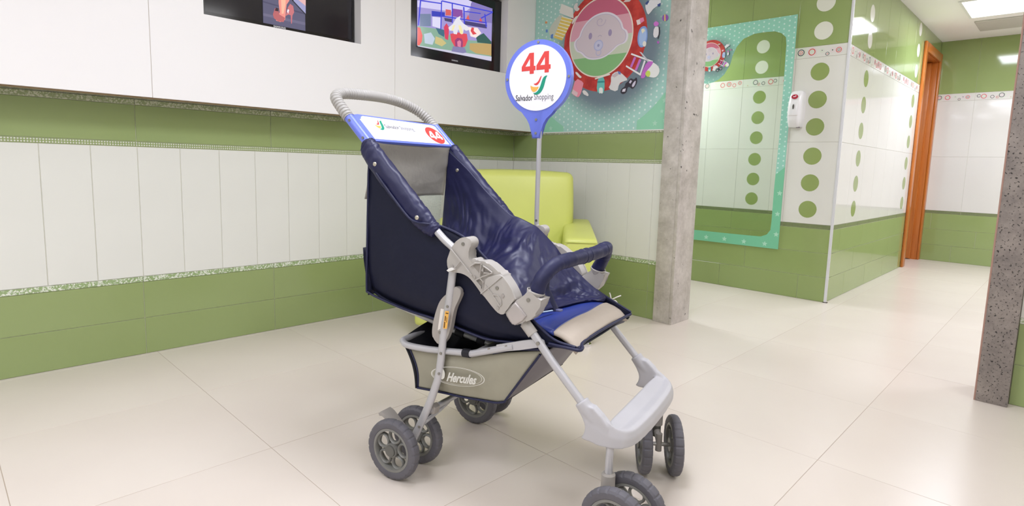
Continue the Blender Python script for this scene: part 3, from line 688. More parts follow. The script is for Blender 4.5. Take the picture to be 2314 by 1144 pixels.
ITEMS += [((232,230,222), [(-2.5066,1.9254),(-2.4092,1.8809),(-2.4003,1.8172),(-2.5203,1.87)]), ((96,140,210), [(-2.5864,1.7424),(-2.5665,1.7457),(-2.569,1.7144),(-2.5873,1.7204)]),
 ((96,140,210), [(-2.6327,1.782),(-2.6164,1.7797),(-2.6155,1.7611),(-2.6319,1.7633)]), ((226,150,90), [(-2.6413,1.8351),(-2.6229,1.8324),(-2.6223,1.819),(-2.6407,1.8217)]),
 ((244,150,170), [(-2.3651,1.4472),(-2.2987,1.416),(-2.3037,1.39),(-2.3219,1.3338),(-2.3446,1.3229),(-2.3932,1.3529)]), ((232,200,206), [(-2.3831,1.3777),(-2.3415,1.3531),(-2.3496,1.3305),(-2.3932,1.3529)]),
 ((232,228,226), [(-2.3096,1.3618),(-2.287,1.3674),(-2.2536,1.3366),(-2.262,1.3251),(-2.2806,1.3348),(-2.2946,1.3393)]), ((236,232,230), [(-2.3735,1.4818),(-2.3578,1.4855),(-2.3285,1.4585),(-2.3161,1.4503),(-2.323,1.4416),(-2.34,1.448)]),
 ((110,196,190), [(-2.19,1.4396),(-2.1396,1.4381),(-2.1358,1.343),(-2.1605,1.3356),(-2.1972,1.3492)]), ((60,150,150), [(-2.192,1.4133),(-2.1381,1.4117),(-2.1374,1.4006),(-2.1922,1.4021)]),
 ((236,240,236), [(-2.1797,1.3669),(-2.1671,1.3751),(-2.1476,1.3667),(-2.149,1.332),(-2.1652,1.3415),(-2.1735,1.3336)]), ((240,236,226), [(-2.2142,1.4319),(-2.1028,1.45),(-2.0998,1.4429),(-2.2111,1.4246)]),
 ((228,226,226), [(-2.0937,1.4397),(-2.0573,1.4603),(-2.0237,1.4505),(-1.9664,1.402),(-2.0001,1.398),(-2.0322,1.387),(-2.0416,1.3367),(-2.1104,1.362),(-2.0909,1.3915)]), ((206,190,196), [(-2.0893,1.4359),(-2.0569,1.4535),(-2.0274,1.4441),(-2.0676,1.4238)]), ((110,130,190), [(-2.0491,1.4616),(-2.0239,1.4525),(-2.0254,1.4371),(-2.0397,1.4431)]),
 ((52,46,58), [(-2.0207,1.3319),(-2.0154,1.3532),(-1.9885,1.3668),(-1.9894,1.3824),(-1.9676,1.3954),(-1.9527,1.4129),(-1.9296,1.399),(-1.9134,1.4162),(-1.9055,1.3905),(-1.9143,1.368),(-1.9366,1.345),(-1.9617,1.3649),(-1.9732,1.3556),(-1.9759,1.3323),(-1.9995,1.3203)]), ((226,220,232), [(-2.0087,1.3365),(-2.0038,1.3511),(-1.9829,1.355),(-1.9866,1.3364)]), ((210,204,222), [(-1.9434,1.3655),(-1.9349,1.3828),(-1.9161,1.3979),(-1.9185,1.3729),(-1.9333,1.3561)]), ((210,204,222), [(-1.9631,1.387),(-1.9536,1.4009),(-1.942,1.3947),(-1.9522,1.3795)]),
 ((240,238,240), [(-1.9567,1.5551),(-1.8096,1.495),(-1.8135,1.4864),(-1.9594,1.5461)]), ((240,238,240), [(-1.9879,1.4894),(-1.8814,1.4279),(-1.887,1.4192),(-1.9906,1.4803)]), ((206,206,214), [(-1.9026,1.5555),(-1.8893,1.5527),(-1.8256,1.4876),(-1.8368,1.4855)]),
 ((206,120,206), [(-1.9363,1.5317),(-1.9218,1.5262),(-1.9483,1.4702),(-1.9615,1.4781)]), ((206,120,206), [(-1.9009,1.5162),(-1.8866,1.5094),(-1.9139,1.4492),(-1.9269,1.457)]), ((236,236,240), [(-1.8686,1.505),(-1.8568,1.4999),(-1.8829,1.428),(-1.8925,1.4328)]),
 ((240,240,238), [(-1.8393,1.489),(-1.8107,1.4893),(-1.7757,1.4666),(-1.7614,1.4397),(-1.7686,1.4148),(-1.7899,1.3993),(-1.828,1.407),(-1.8597,1.426)]), ((200,112,206), [(-1.8489,1.4965),(-1.8065,1.4934),(-1.8127,1.4735),(-1.8528,1.4384),(-1.8545,1.4047),(-1.8852,1.4033),(-1.8795,1.4343)]), ((206,226,100), [(-1.8456,1.4456),(-1.8241,1.441),(-1.821,1.4161),(-1.837,1.4058),(-1.8581,1.4259)]),
 ((134,164,222), [(-1.881,1.699),(-1.8612,1.6879),(-1.8524,1.645),(-1.856,1.607),(-1.8734,1.5801),(-1.9002,1.5787),(-1.9192,1.6083),(-1.9205,1.6541),(-1.9058,1.6909)]), ((172,196,236), [(-1.8825,1.6877),(-1.8667,1.679),(-1.8601,1.646),(-1.8639,1.6112),(-1.8778,1.5903),(-1.897,1.5887),(-1.91,1.6105),(-1.9111,1.6528),(-1.8991,1.6822)]), ((240,232,206), [(-1.8989,1.6803),(-1.8839,1.6846),(-1.8715,1.6701),(-1.8897,1.6564)]), ((238,234,226), [(-1.8848,1.6028),(-1.8756,1.6146),(-1.859,1.6061),(-1.8605,1.5818),(-1.8788,1.5814)]),
 ((240,140,180), [(-1.9145,1.7438),(-1.8878,1.7462),(-1.8804,1.7259),(-1.9012,1.7161)]), ((240,220,220), [(-1.9351,1.7372),(-1.912,1.7402),(-1.9026,1.7131),(-1.9255,1.708)]),
 ((232,232,236), [(-1.8808,1.8154),(-1.8411,1.8403),(-1.7815,1.83),(-1.7781,1.8014),(-1.8227,1.7868),(-1.8436,1.7649),(-1.8595,1.7546),(-1.8753,1.789)]), ((60,80,140), [(-1.8812,1.8218),(-1.8632,1.8346),(-1.8551,1.8269),(-1.8691,1.8102)]), ((60,80,140), [(-1.8016,1.8022),(-1.7815,1.8082),(-1.7824,1.7896),(-1.7971,1.7901)]),
 ((150,90,180), [(-1.7674,1.7279),(-1.754,1.7433),(-1.7318,1.7349),(-1.7249,1.7164),(-1.7404,1.702),(-1.7626,1.7096)]), ((230,200,110), [(-1.7539,1.742),(-1.7466,1.7409),(-1.7426,1.7029),(-1.7514,1.7055)]), ((206,120,206), [(-1.821,1.7044),(-1.8031,1.7144),(-1.783,1.6988),(-1.7901,1.6841),(-1.8123,1.6854)]),
 ((230,228,232), [(-1.8143,1.6812),(-1.7864,1.6836),(-1.7767,1.6476),(-1.7931,1.6181),(-1.8183,1.629)]), ((56,56,66), [(-1.7864,1.6836),(-1.7771,1.676),(-1.7733,1.6408),(-1.783,1.6105),(-1.7892,1.6145),(-1.7809,1.645)]), ((190,100,196), [(-1.7918,1.599),(-1.781,1.6027),(-1.7744,1.5917),(-1.7836,1.5852)]),
 ((222,216,212), [(-2.404,1.8885),(-2.3893,1.9085),(-2.368,1.9071),(-2.3741,1.8836),(-2.3504,1.8692),(-2.3726,1.8538),(-2.3965,1.8696)]), ((236,228,222), [(-2.4138,1.7873),(-2.4056,1.8109),(-2.376,1.8311),(-2.3636,1.8243),(-2.3883,1.8013),(-2.406,1.7826)]), ((222,210,206), [(-2.0319,1.8537),(-2.0049,1.8719),(-1.965,1.865),(-1.9876,1.8494)])]
ITEM_NAMES = [('printed_crib', 10), ('printed_blue_toy', 1), ('printed_blue_toy', 1), ('printed_orange_toy', 1), ('printed_box', 2), ('printed_bow', 1), ('printed_spoon', 1), ('printed_powder_tin', 3), ('printed_swab', 1), ('printed_shirt', 3), ('printed_rattle', 4), ('printed_high_chair', 9), ('printed_bathtub', 4), ('printed_bottle', 2), ('printed_bear', 3), ('printed_balloon', 2), ('printed_heart', 1), ('printed_toy', 2), ('printed_heart', 1), ('printed_crab', 1), ('printed_pin', 1), ('printed_cloth', 1)]
mtred = mat('print_red_fabric', (206,66,56), 0.4, rgb2=(176,44,40), vscale=22)
mu = empty('wall_mural', (0, 0, 0)); tag(mu, 'turquoise dotted nursery mural with a round baby face on the back wall', 'mural')
bm = bmesh.new(); box(bm, (2.9668, 1.702, 1.110), (2.9718, 2.728, 2.26))
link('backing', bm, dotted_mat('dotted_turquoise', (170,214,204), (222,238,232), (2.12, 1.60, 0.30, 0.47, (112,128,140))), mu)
corner = [(-1.703, 1.111), (-1.703, 2.255), (-1.71, 2.255)] ; xs_ = []
arc = ell(-2.19, 1.672, 0.588, 0.588, 96)
c1 = [p for p in arc if p[0] > -1.9 and p[1] < 1.50 and p[0] < -1.703 and p[1] > 1.111]
c2 = [p for p in arc if p[0] < -2.45 and p[1] < 1.55 and p[1] > 1.111 and p[0] > -2.727]
c1.sort(); c2.sort()
decal('corner_print', [(M_TEAL, c1 + [(-1.703, c1[-1][1]), (-1.703, 1.111), (c1[0][0], 1.111)])], 2.9668, mu, 1)
decal('corner_print', [(M_TEAL, c2 + [(c2[-1][0], 1.111), (-2.727, 1.111), (-2.727, c2[0][1])])], 2.9668, mu, 1)
for sx_, sz_, sr_ in ((-1.775, 1.145, 0.018), (-1.712, 1.16, 0.016), (-1.72, 1.27, 0.018), (-1.735, 1.21, 0.014), (-2.56, 1.135, 0.018), (-2.64, 1.19, 0.018)): decal('printed_star', [(M_STAR, star(sx_, sz_, sr_))], 2.9668, mu, 3)
disc_parts(mu, 2.9668, (CY, CZ), 1.0, ITEMS, mtred)
bm = bmesh.new(); box(bm, (2.966, 1.702, 1.104), (2.9719, 2.728, 1.110)); link('lower_edge', bm, mat('white_edge', (232,230,224), 0.5), mu)

# mirror with its printed border -------------------------------------
mr = empty('wall_mirror_panel', (0, 0, 0)); tag(mr, 'wall mirror with dotted turquoise printed border, between the stone pillar and soap dispenser', 'mirror')
bm = bmesh.new(); box(bm, (4.314, 1.512, 0.333), (4.3218, 2.768, 1.973))
mm = D.materials.new('mirror_glass'); mm.use_nodes = True; p = mm.node_tree.nodes['Principled BSDF']; p.inputs['Base Color'].default_value = (0.80, 0.86, 0.78, 1); p.inputs['Metallic'].default_value = 1; p.inputs['Roughness'].default_value = 0.02
link('mirror_glass', bm, mm, mr)
inn = [(-2.0933,1.5602),(-2.052,1.5767),(-2.0094,1.6125),(-1.9699,1.6802),(-1.9545,1.7463),(-1.9287,1.8041),(-1.8829,1.8556),(-1.8037,1.8812),(-1.7312,1.8838),(-1.6566,1.8782),(-1.6128,1.8602),(-1.5803,1.8288),(-1.5733,1.7799),(-1.5694,1.4764),(-1.5694,1.1054),(-1.5747,0.7896),(-1.5742,0.5328),(-1.5769,0.4677),(-1.5994,0.4329),(-1.6427,0.4136),(-1.7377,0.4119),(-1.9087,0.4112)]
YM = -2.14
right = [p for p in inn if p[0] > YM]; left = [(2*YM - x, z) for x, z in reversed(right)]
disc_low = (YM, min(right[0][1], 9) - 0.008)
hole = [disc_low] + right + left
outer = [(-2.768, 0.333), (-1.512, 0.333), (-1.512, 1.973), (-2.768, 1.973)]
def with_hole(bm, outer, hole, mt, lift, mi=0):
    vo = [bm.verts.new(mt @ Vector((x, z, lift))) for x, z in outer]; vh = [bm.verts.new(mt @ Vector((x, z, lift))) for x, z in hole]
    eo = [bm.edges.new((vo[i], vo[(i+1) % len(vo)])) for i in range(len(vo))]; eh = [bm.edges.new((vh[i], vh[(i+1) % len(vh)])) for i in range(len(vh))]
    r = bmesh.ops.triangle_fill(bm, use_beauty=True, edges=eo + eh)
    for f in r['geom']:
        if isinstance(f, bmesh.types.BMFace): f.material_index = mi
mt = frame((4.314, 0, 0), (0, -1, 0), (0, 0, 1))
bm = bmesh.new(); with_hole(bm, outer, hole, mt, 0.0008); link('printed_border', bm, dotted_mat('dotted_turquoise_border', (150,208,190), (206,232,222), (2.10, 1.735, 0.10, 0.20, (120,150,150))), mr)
low = clip(clip(outer, (-1.512, 0.90), (-2.768, 0.90)), (0, 0), (0, 0)) if False else [(-2.768, 0.333), (-1.512, 0.333), (-1.512, 0.925), (-1.5705, 0.88)]
hr = [p for p in hole if p[1] < 0.88 and p[0] > YM]
hr.sort(key=lambda p: -p[1])
poly = [(-1.512, 0.333), (-1.512, 0.925), (hr[0][0] + 0.002, 0.870)] + hr + [(YM, hr[-1][1]), (YM, 0.333)]
polyl = [(2*YM - x, z) for x, z in poly]
SH2 = [(M_TEAL, poly), (M_TEAL, list(reversed(polyl)))]
for x, z in [(-1.5334,0.7376),(-1.5366,0.5874),(-1.5339,0.4396),(-1.6098,0.3629),(-1.7639,0.3621),(-1.9158,0.3658),(-2.0637,0.3638)]:
    for xx in (x, 2*YM - x): decal('printed_star', [(M_STAR, star(xx, z, 0.021))], 4.3128, mr, 4)
M_TEAL2 = mat('print_teal_deep', (122,196,158), 0.35); SH2[0] = (M_TEAL2, SH2[0][1]); SH2[1] = (M_TEAL2, SH2[1][1])
decal('teal_print', SH2[:1], 4.3128, mr, 1); decal('teal_print', SH2[1:], 4.3128, mr, 1)
disc_parts(mr, 4.3120, (-2.1387, 1.7693), 0.38, ITEMS, mtred)

# soap dispenser ------------------------------------------------------
M_DSP = mat('dispenser_white_plastic', (238,236,238), 0.2)
ds = empty('soap_dispenser', (4.322, 1.462, 1.20)); tag(ds, 'white wall soap dispenser with a red oval badge beside the mirror', 'soap dispenser')
bm = bmesh.new(); rows = []
for z, hw, dp in ((0.0, 0.036, 0.062), (0.004, 0.042, 0.070), (0.05, 0.047, 0.088), (0.10, 0.049, 0.094), (0.16, 0.049, 0.088), (0.21, 0.046, 0.072), (0.236, 0.042, 0.058), (0.246, 0.036, 0.045), (0.250, 0.028, 0.034)):
    r = []
    for k in range(17):
        a = -PI/2 + PI * k / 16; cx_ = abs(math.cos(a)) ** 0.55; sx_ = math.copysign(abs(math.sin(a)) ** 0.55, math.sin(a))
        r.append(bm.verts.new((-dp * cx_, hw * sx_, z)))
    rows.append(r)
for a, b in zip(rows[:-1], rows[1:]):
    for k in range(16): bm.faces.new((a[k], a[k+1], b[k+1], b[k]))
    bm.faces.new((a[0], b[0], b[16], a[16]))
bm.faces.new(rows[0]); bm.faces.new(rows[-1])
link('body', bm, M_DSP, ds, auto=50)
mtd = frame((-0.078, 0.0, 0.205), (0, -1, 0.0), (0.30, 0, 1))
bm = bmesh.new(); flat(bm, ell(0, 0, 0.0215, 0.0165, 28), mtd, 0.003); link('badge', bm, mat('badge_red', (176,38,62), 0.3), ds)
bm = bmesh.new(); flat(bm, [(-0.012,0.002),(0.003,0.003),(0.012,0.006),(0.006,-0.002),(-0.008,-0.003)], mtd, 0.0034); flat(bm, [(0.002,0.006),(0.006,0.012),(0.009,0.006)], mtd, 0.0034); link('badge_mark', bm, mat('badge_white', (240,230,232), 0.4), ds)
bm = bmesh.new(); flat(bm, ell(0, 0, 0.0052, 0.017, 20), frame((-0.0915, 0, 0.137), (0,-1,0), (0.05,0,1)), 0.0035); link('level_slot', bm, mat('slot_dark', (80,76,72), 0.4), ds)
bm = bmesh.new(); box(bm, (-0.0925, -0.030, 0.078), (-0.085, 0.030, 0.0795)); link('seam', bm, mat('seam_grey', (206,196,188), 0.5), ds)
link('nozzle', rbox((-0.052, -0.036, -0.004), (-0.03, -0.014, 0.004), 0.002), mat('nozzle_grey', (120,110,120), 0.4), ds)

# ---------------------------------------------------------------- armchair
M_LIME = mat('lime_leatherette', (208,214,112), 0.42, var=0.06, vscale=3, bump=0.04, bscale=260)
M_LIMES = mat('lime_piping', (196,204,104), 0.45)
M_CHR = mat('chrome', (225,225,228), 0.12, metal=1.0)
ac = empty('armchair', (1.977, 1.974, 0), math.radians(-50)); tag(ac, 'lime green leatherette armchair angled in the corner behind the stroller', 'armchair')
def soft(name, a, b, r, parent, puff=0.0, seg=4, taper=None):
    bm = bmesh.new(); box(bm, a, b); bmesh.ops.bevel(bm, geom=list(bm.edges), offset=r, segments=seg, affect='EDGES', profile=0.5)
    bmesh.ops.subdivide_edges(bm, edges=[e for e in bm.edges if e.calc_length() > 0.12], cuts=5, use_grid_fill=True)
    c = (Vector(a) + Vector(b)) / 2; hx = (Vector(b) - Vector(a)) / 2
    for v in bm.verts:
        q = v.co - c; n = Vector((q.x/hx.x, q.y/hx.y, q.z/hx.z))
        if puff:
            for k in range(3):
                i, j = (k+1) % 3, (k+2) % 3
                if abs(n[k]) > 0.9: v.co[k] += math.copysign(puff * (1 - n[i]**2) * (1 - n[j]**2), n[k])
        if taper: taper(v)
    return link(name, bm, M_LIME, parent, auto=60)
soft('base', (-0.44, 0.01, 0.07), (0.44, 0.76, 0.30), 0.02, ac)
soft('seat_cushion', (-0.283, -0.005, 0.29), (0.283, 0.56, 0.43), 0.035, ac, 0.012)
def armt(v):
    if v.co.z > 0.3: v.co.z += 0.03 * max(0, v.co.y) / 0.78
soft('arm', (0.288, 0.0, 0.065), (0.450, 0.78, 0.538), 0.022, ac, 0.006, taper=armt); soft('arm', (-0.450, 0.0, 0.065), (-0.288, 0.78, 0.538), 0.022, ac, 0.006, taper=armt)
def lean(v):
    t = max(0, v.co.z - 0.3); v.co.y += t * 0.16
    if v.co.z < 0.56: v.co.x *= 0.865 + 0.135 * max(0, min(1, (v.co.z - 0.50) / 0.06))
soft('backrest', (-0.333, 0.47, 0.28), (0.333, 0.66, 0.848), 0.035, ac, 0.012, taper=lean)
for sx_ in (-0.408, 0.408):
    for sy_ in (0.034, 0.70):
        bm = bmesh.new(); disc(bm, (sx_, sy_, 0), 0.034, (0, 0, 1), 28, 0.012); disc(bm, (sx_, sy_, 0.012), 0.024, (0, 0, 1), 24, 0.062)
        link('foot', bm, M_CHR, ac, auto=40)
for sx_ in (-0.369, 0.369):
    bm = bmesh.new(); sweep(bm, [(sx_ - 0.078, -0.0035, 0.52), (sx_ + 0.078, -0.0035, 0.52)], 0.002, 6); link('piping', bm, M_LIMES, ac)
#SPLIT
# ---------------------------------------------------------------- stroller
# local frame: x forward, y from the near side to the far side, z up
ST = empty('stroller', (1.126, 1.360, 0), math.radians(-76))
tag(ST, 'navy blue baby stroller with grey frame, round number sign on a pole and doubled wheels', 'stroller')
M_TUB = mat('silver_painted_tube', (190,189,192), 0.33, metal=0.25)
M_LGP = mat('light_grey_plastic', (178,173,167), 0.42)
M_LGP2 = mat('grey_plastic', (166,160,154), 0.45)
M_TRAY = mat('pale_grey_tray', (190,188,191), 0.45, var=0.05, vscale=9)
M_NVY = mat('navy_nylon', (23,25,70), 0.47, var=0.15, vscale=6, bump=0.16, bscale=22)
M_NVD = mat('navy_dark_nylon', (15,19,44), 0.60, spec=0.3, var=0.15, vscale=5, bump=0.25, bscale=16)
M_PIP = mat('navy_piping', (20,24,62), 0.5)
M_BLKF = mat('black_fabric', (22,22,30), 0.7)
M_GRF = mat('grey_nylon', (168,164,156), 0.5, var=0.10, vscale=7, bump=0.4, bscale=18)
M_BSK = mat('basket_grey_nylon', (160,156,138), 0.6, var=0.10, vscale=8, bump=0.2, bscale=16)
M_BSF = mat('basket_front_grey', (120,114,120), 0.5, var=0.12, vscale=8, bump=0.15, bscale=14)
M_BLU = mat('royal_blue_vinyl', (42,60,138), 0.32, var=0.06, vscale=5)
M_BEI = mat('beige_fabric', (186,174,160), 0.7, var=0.07, vscale=7, bump=0.08, bscale=30)
M_TYR = mat('grey_rubber_tyre', (98,96,102), 0.6, var=0.10, vscale=20, bump=0.06, bscale=90)
M_RIM = mat('wheel_rim_plastic', (128,127,122), 0.38)
M_HUB = mat('hub_cap_plastic', (98,97,92), 0.45)
M_RIB = mat('ribbed_handle_grey', (172,169,164), 0.5)
M_BLF = mat('blue_moulded_frame', (108,124,222), 0.33)
M_SGN = mat('sign_white', (246,245,250), 0.35)
M_STL = mat('steel_rivet', (150,148,142), 0.3, metal=0.8)
M_SNP = mat('brass_snap', (196,190,176), 0.25, metal=0.7)

def both(f):
    for s in (-1, 1): f(s)
def mir(pts, s): return [(p[0], p[1] * s, p[2]) for p in pts]   # given with y > 0 meaning outer side
# --- main side tubes
main = [(-0.262, 1.044), (-0.22, 1.002), (-0.15, 0.932), (0.083, 0.717), (0.20, 0.655), (0.383, 0.490), (0.46, 0.408), (0.548, 0.318)]
main = [(-0.262, 1.044), (-0.22, 1.002), (-0.15, 0.932), (0.083, 0.717), (0.155, 0.662), (0.240, 0.612), (0.383, 0.490), (0.46, 0.408), (0.548, 0.318)]
for s in (-1, 1): tube('side_tube', [(u, 0.2 * s, z) for u, z in main], 0.0102, M_TUB, ST, 16, 6)
# --- ribbed push handle
hp = smooth_path([(-0.222, -0.2, 1.004), (-0.255, -0.2, 1.037), (-0.285, -0.190, 1.066), (-0.300, -0.150, 1.082), (-0.303, -0.07, 1.088), (-0.303, 0.02, 1.090), (-0.300, 0.10, 1.084), (-0.290, 0.165, 1.068), (-0.258, 0.197, 1.038), (-0.222, 0.2, 1.004)], 44)
acc = [0.0]
for a, b in zip(hp[:-1], hp[1:]): acc.append(acc[-1] + (b - a).length)
L_ = acc[-1]
def hr_(i):
    x = acc[i]; r = 0.0170
    ph = (x % 0.0105) / 0.0105
    groove = 0.0034 * (max(0, 1 - abs(ph - 0.5) * 3.6))
    mid = x / L_
    if 0.44 < mid < 0.56: groove = 0
    elif 0.34 < mid <= 0.44 or 0.56 <= mid < 0.66: groove *= 0.55
    return r - groove
bm = bmesh.new(); sweep(bm, hp, hr_, 18); link('handle_grip', bm, M_RIB, ST, auto=60)
# --- name board between the tubes
BO = Vector((-0.183, 0, 0.9685)); EX = Vector((0, 1, 0)); EY = Vector((-0.7253, 0, 0.6884)); NRM = EX.cross(EY)
nb_o = [(-0.2014,0.0489),(-0.1617,0.0804),(-0.0722,0.0767),(0.2089,0.0722),(0.2513,0.0632),(0.2433,-0.0428),(-0.2168,-0.0578)]
nb = empty('name_board', (0, 0, 0)); nb.parent = ST
mb = frame(BO + NRM * 0.004, EX, EY)
hw_, hh_ = 0.198, 0.052
out = [(-hw_, -hh_), (hw_, -hh_), (hw_, hh_ - 0.006), (hw_ - 0.012, hh_ + 0.004), (-hw_ + 0.03, hh_ + 0.010), (-hw_ + 0.012, hh_ + 0.006), (-hw_, hh_ - 0.008)]
bm = bmesh.new(); prism(bm, [mb @ Vector((x, y, -0.004)) for x, y in out], NRM * 0.010, bev=0.002); link('board_frame', bm, M_BLF, nb, auto=40)
inn_ = [(-hw_ + 0.022, -hh_ + 0.008), (hw_ - 0.018, -hh_ + 0.008), (hw_ - 0.018, hh_ - 0.010), (hw_ - 0.03, hh_ - 0.004), (-hw_ + 0.044, hh_ + 0.002), (-hw_ + 0.034, hh_ - 0.003), (-hw_ + 0.030, hh_ - 0.010), (-hw_ + 0.022, hh_ - 0.014)]
bm = bmesh.new(); flat(bm, inn_, mb, 0.0012, 0, 0.0056); link('board_face', bm, M_SGN, nb)
for s in (-1, 1):
    bm = bmesh.new(); sweep(bm, [BO + EX * 0.2 * s + EY * (-hh_ - 0.001), BO + EX * 0.2 * s + EY * (hh_ + 0.004)], 0.0145, 18); link('tube_clip', bm, M_BLF, nb, auto=50)
    for q in (-0.036, 0.036):
        bm = bmesh.new(); disc(bm, BO + EX * 0.2135 * s + EY * q + NRM * 0.004, 0.0042, (EX * s), 14, 0.0018); link('screw', bm, M_STL, nb, auto=40)
def four(name, mtx, w_, h_, m, parent):
    o4 = [(0.56,1),(0.88,1),(0.88,.37),(1,.37),(1,.155),(.88,.155),(.88,0),(.58,0),(.58,.155),(0,.155),(0,.37)]; h4 = [(.60,.37),(.60,.74),(.27,.37)]
    T_ = lambda l: [((x - 0.5) * w_, (y - 0.5) * h_) for x, y in l]
    bm = bmesh.new(); with_hole(bm, T_(o4), T_(h4), mtx, 0.0003); o = link(name, bm, m, parent); md = o.modifiers.new('s', 'SOLIDIFY'); md.thickness = 0.0003; return o
M_LR = mat('logo_red', (222,66,62), 0.35); M_LY = mat('logo_yellow', (240,182,84), 0.35); M_LG = mat('logo_green', (10,150,120), 0.35); M_LK = mat('lettering_dark', (58,56,60), 0.4); M_LK2 = mat('lettering_grey', (120,118,124), 0.4)
def logo(parent, mt, c, s, lift=0.0):
    """flame and wave emblem: outlines in a unit box about 1 high"""
    T_ = lambda p: [(c[0] + x * s, c[1] + y * s) for x, y in chaikin(p, 2)]
    red = [(-0.32, 0.10), (-0.20, 0.08), (-0.02, 0.20), (0.10, 0.44), (0.16, 0.49), (0.19, 0.51), (0.16, 0.40), (0.08, 0.16), (-0.08, -0.02), (-0.26, 0.02)]
    yel = [(-0.50, 0.02), (-0.42, -0.06), (-0.24, -0.10), (-0.06, -0.10), (0.03, -0.07), (-0.02, -0.20), (-0.14, -0.34), (-0.30, -0.38), (-0.42, -0.30), (-0.50, -0.12)]
    grn = [(-0.34, -0.42), (-0.16, -0.42), (0.02, -0.26), (0.14, 0.0), (0.22, 0.28), (0.34, 0.46), (0.56, 0.52), (0.46, 0.38), (0.40, 0.10), (0.30, -0.22), (0.14, -0.44), (-0.08, -0.54), (-0.24, -0.50)]
    for nm, p, m in (('emblem_red', red, M_LR), ('emblem_yellow', yel, M_LY), ('emblem_green', grn, M_LG)):
        bm = bmesh.new(); flat(bm, T_(p), mt, 0.0003, 0, lift); o = link(nm, bm, m, parent)
mf = mb @ Matrix.Translation((0, 0, 0.0070))
PB = [(-0.1086,0.0203),(-0.0919,0.0183),(0.0903,0.0103),(0.1387,0.022),(0.1827,0.0711),(0.1696,-0.0077),(0.1149,0.0536),(-0.0026,0.0145)]
logo(nb, mf, (PB[0][0], PB[0][1]), 0.043)
text('lettering', 'Salvador', 0.0235, mf @ Matrix.Translation((PB[1][0] + 0.035, PB[0][1] - 0.004, 0)), M_LK, nb, width=0.062)
text('lettering', 'Shopping', 0.0235, mf @ Matrix.Translation((PB[1][0] + 0.103, PB[0][1] - 0.004, 0)), M_LK2, nb, width=0.064)
nc = (PB[3][0] - 0.002, -0.004)
bm = bmesh.new(); flat(bm, ell(nc[0], nc[1], 0.0395, 0.0395, 40), mf, 0.0003); link('number_disc', bm, M_LR, nb)
for k in (-1, 1): four('digit', mf @ Matrix.Translation((nc[0] + 0.0165 * k, nc[1], 0.0004)), 0.030, 0.038, M_SGN, nb)
# --- round sign on its pole
tube('sign_pole', [(0.184, 0.215, 0.690), (0.1815, 0.215, 0.72), (0.1815, 0.215, 0.99)], 0.0075, M_TUB, ST, 14, 6)
cyl('pole_screw', (0.1845, 0.2085, 0.708), 0.004, (0, -1, 0), 0.002, M_STL, ST, 12)
sg = empty('round_sign', (0.172, 0.215, 1.154)); sg.parent = ST
SR = 0.1165
bm = bmesh.new()
stem = []
for k in range(49):
    a = math.radians(-90 + 27) + (2*PI - math.radians(54)) * k / 48; stem.append((SR * math.cos(a), SR * math.sin(a)))
stem += [(-0.030, -0.122), (-0.019, -0.140), (-0.0145, -0.155), (-0.0135, -0.186), (0.0155, -0.186), (0.0165, -0.155), (0.021, -0.140), (0.032, -0.122)]
prism(bm, [(x, -0.009, z) for x, z in stem], (0, 0.018, 0), bev=0.005, seg=3)
link('sign_frame', bm, M_BLF, sg, auto=50)
ms_ = frame((0, -0.0092, 0), (1, 0, 0), (0, 0, 1))
bm = bmesh.new(); flat(bm, ell(0, 0, 0.1005, 0.1005, 72), ms_, 0.0012); link('sign_face', bm, M_SGN, sg)
m2_ = frame((0, -0.0106, 0), (1, 0, 0.0), (0, 0, 1))
for k in (-1, 1): four('digit', m2_ @ Matrix.Rotation(math.radians(1.5), 4, 'Z') @ Matrix.Translation((-0.004 + 0.0262 * k, 0.046, 0)), 0.0495, 0.064, M_LR, sg)
logo(sg, m2_, (0.006, -0.022), 0.056)
text('lettering', 'Salvador', 0.0255, m2_ @ Matrix.Translation((-0.044, -0.0605, 0)), M_LK, sg, offset=0.0003, width=0.062)
text('lettering', 'Shopping', 0.0255, m2_ @ Matrix.Translation((0.0255, -0.0585, 0)), M_LK2, sg, width=0.068)
for a, r in ((90, 0.1085), (180, 0.1085), (0, 0.1085)):
    cyl('screw', (r * math.cos(math.radians(a)), -0.0088, r * math.sin(math.radians(a))), 0.0042, (0, -1, 0), 0.002, M_STL, sg, 14)
for z in (-0.128, -0.170): cyl('screw', (0.001, -0.0088, z), 0.0042, (0, -1, 0), 0.002, M_STL, sg, 14)

# --- fabric shell
def lerp_tab(tab, x):
    if x <= tab[0][0]: return tab[0][1]
    for a, b in zip(tab[:-1], tab[1:]):
        if x <= b[0]: return a[1] + (b[1] - a[1]) * (x - a[0]) / (b[0] - a[0])
    return tab[-1][1]
HEMN = sorted([(-0.150, 0.925), (-0.05, 0.835)] + [(0.0238,0.725),(0.1107,0.711),(0.1878,0.6855),(0.2539,0.6375),(0.3084,0.5979),(0.3491,0.5397),(0.3884,0.5028),(0.4513,0.462),(0.5106,0.4521)])
HEMF = sorted([(-0.150, 0.935)] + [(-0.0654,0.8609),(0.0072,0.7946),(0.0946,0.7269),(0.1348,0.7124),(0.1856,0.692),(0.2084,0.6783),(0.2567,0.6391),(0.2888,0.6047),(0.337,0.5643),(0.3974,0.5211),(0.4441,0.4962)] + [(0.52, 0.462)])
BOT = [(-0.16, 0.507), (-0.13, 0.490), (-0.083, 0.476), (0.0, 0.462), (0.101, 0.452), (0.212, 0.432), (0.267, 0.427), (0.36, 0.435), (0.446, 0.444), (0.52, 0.447)]
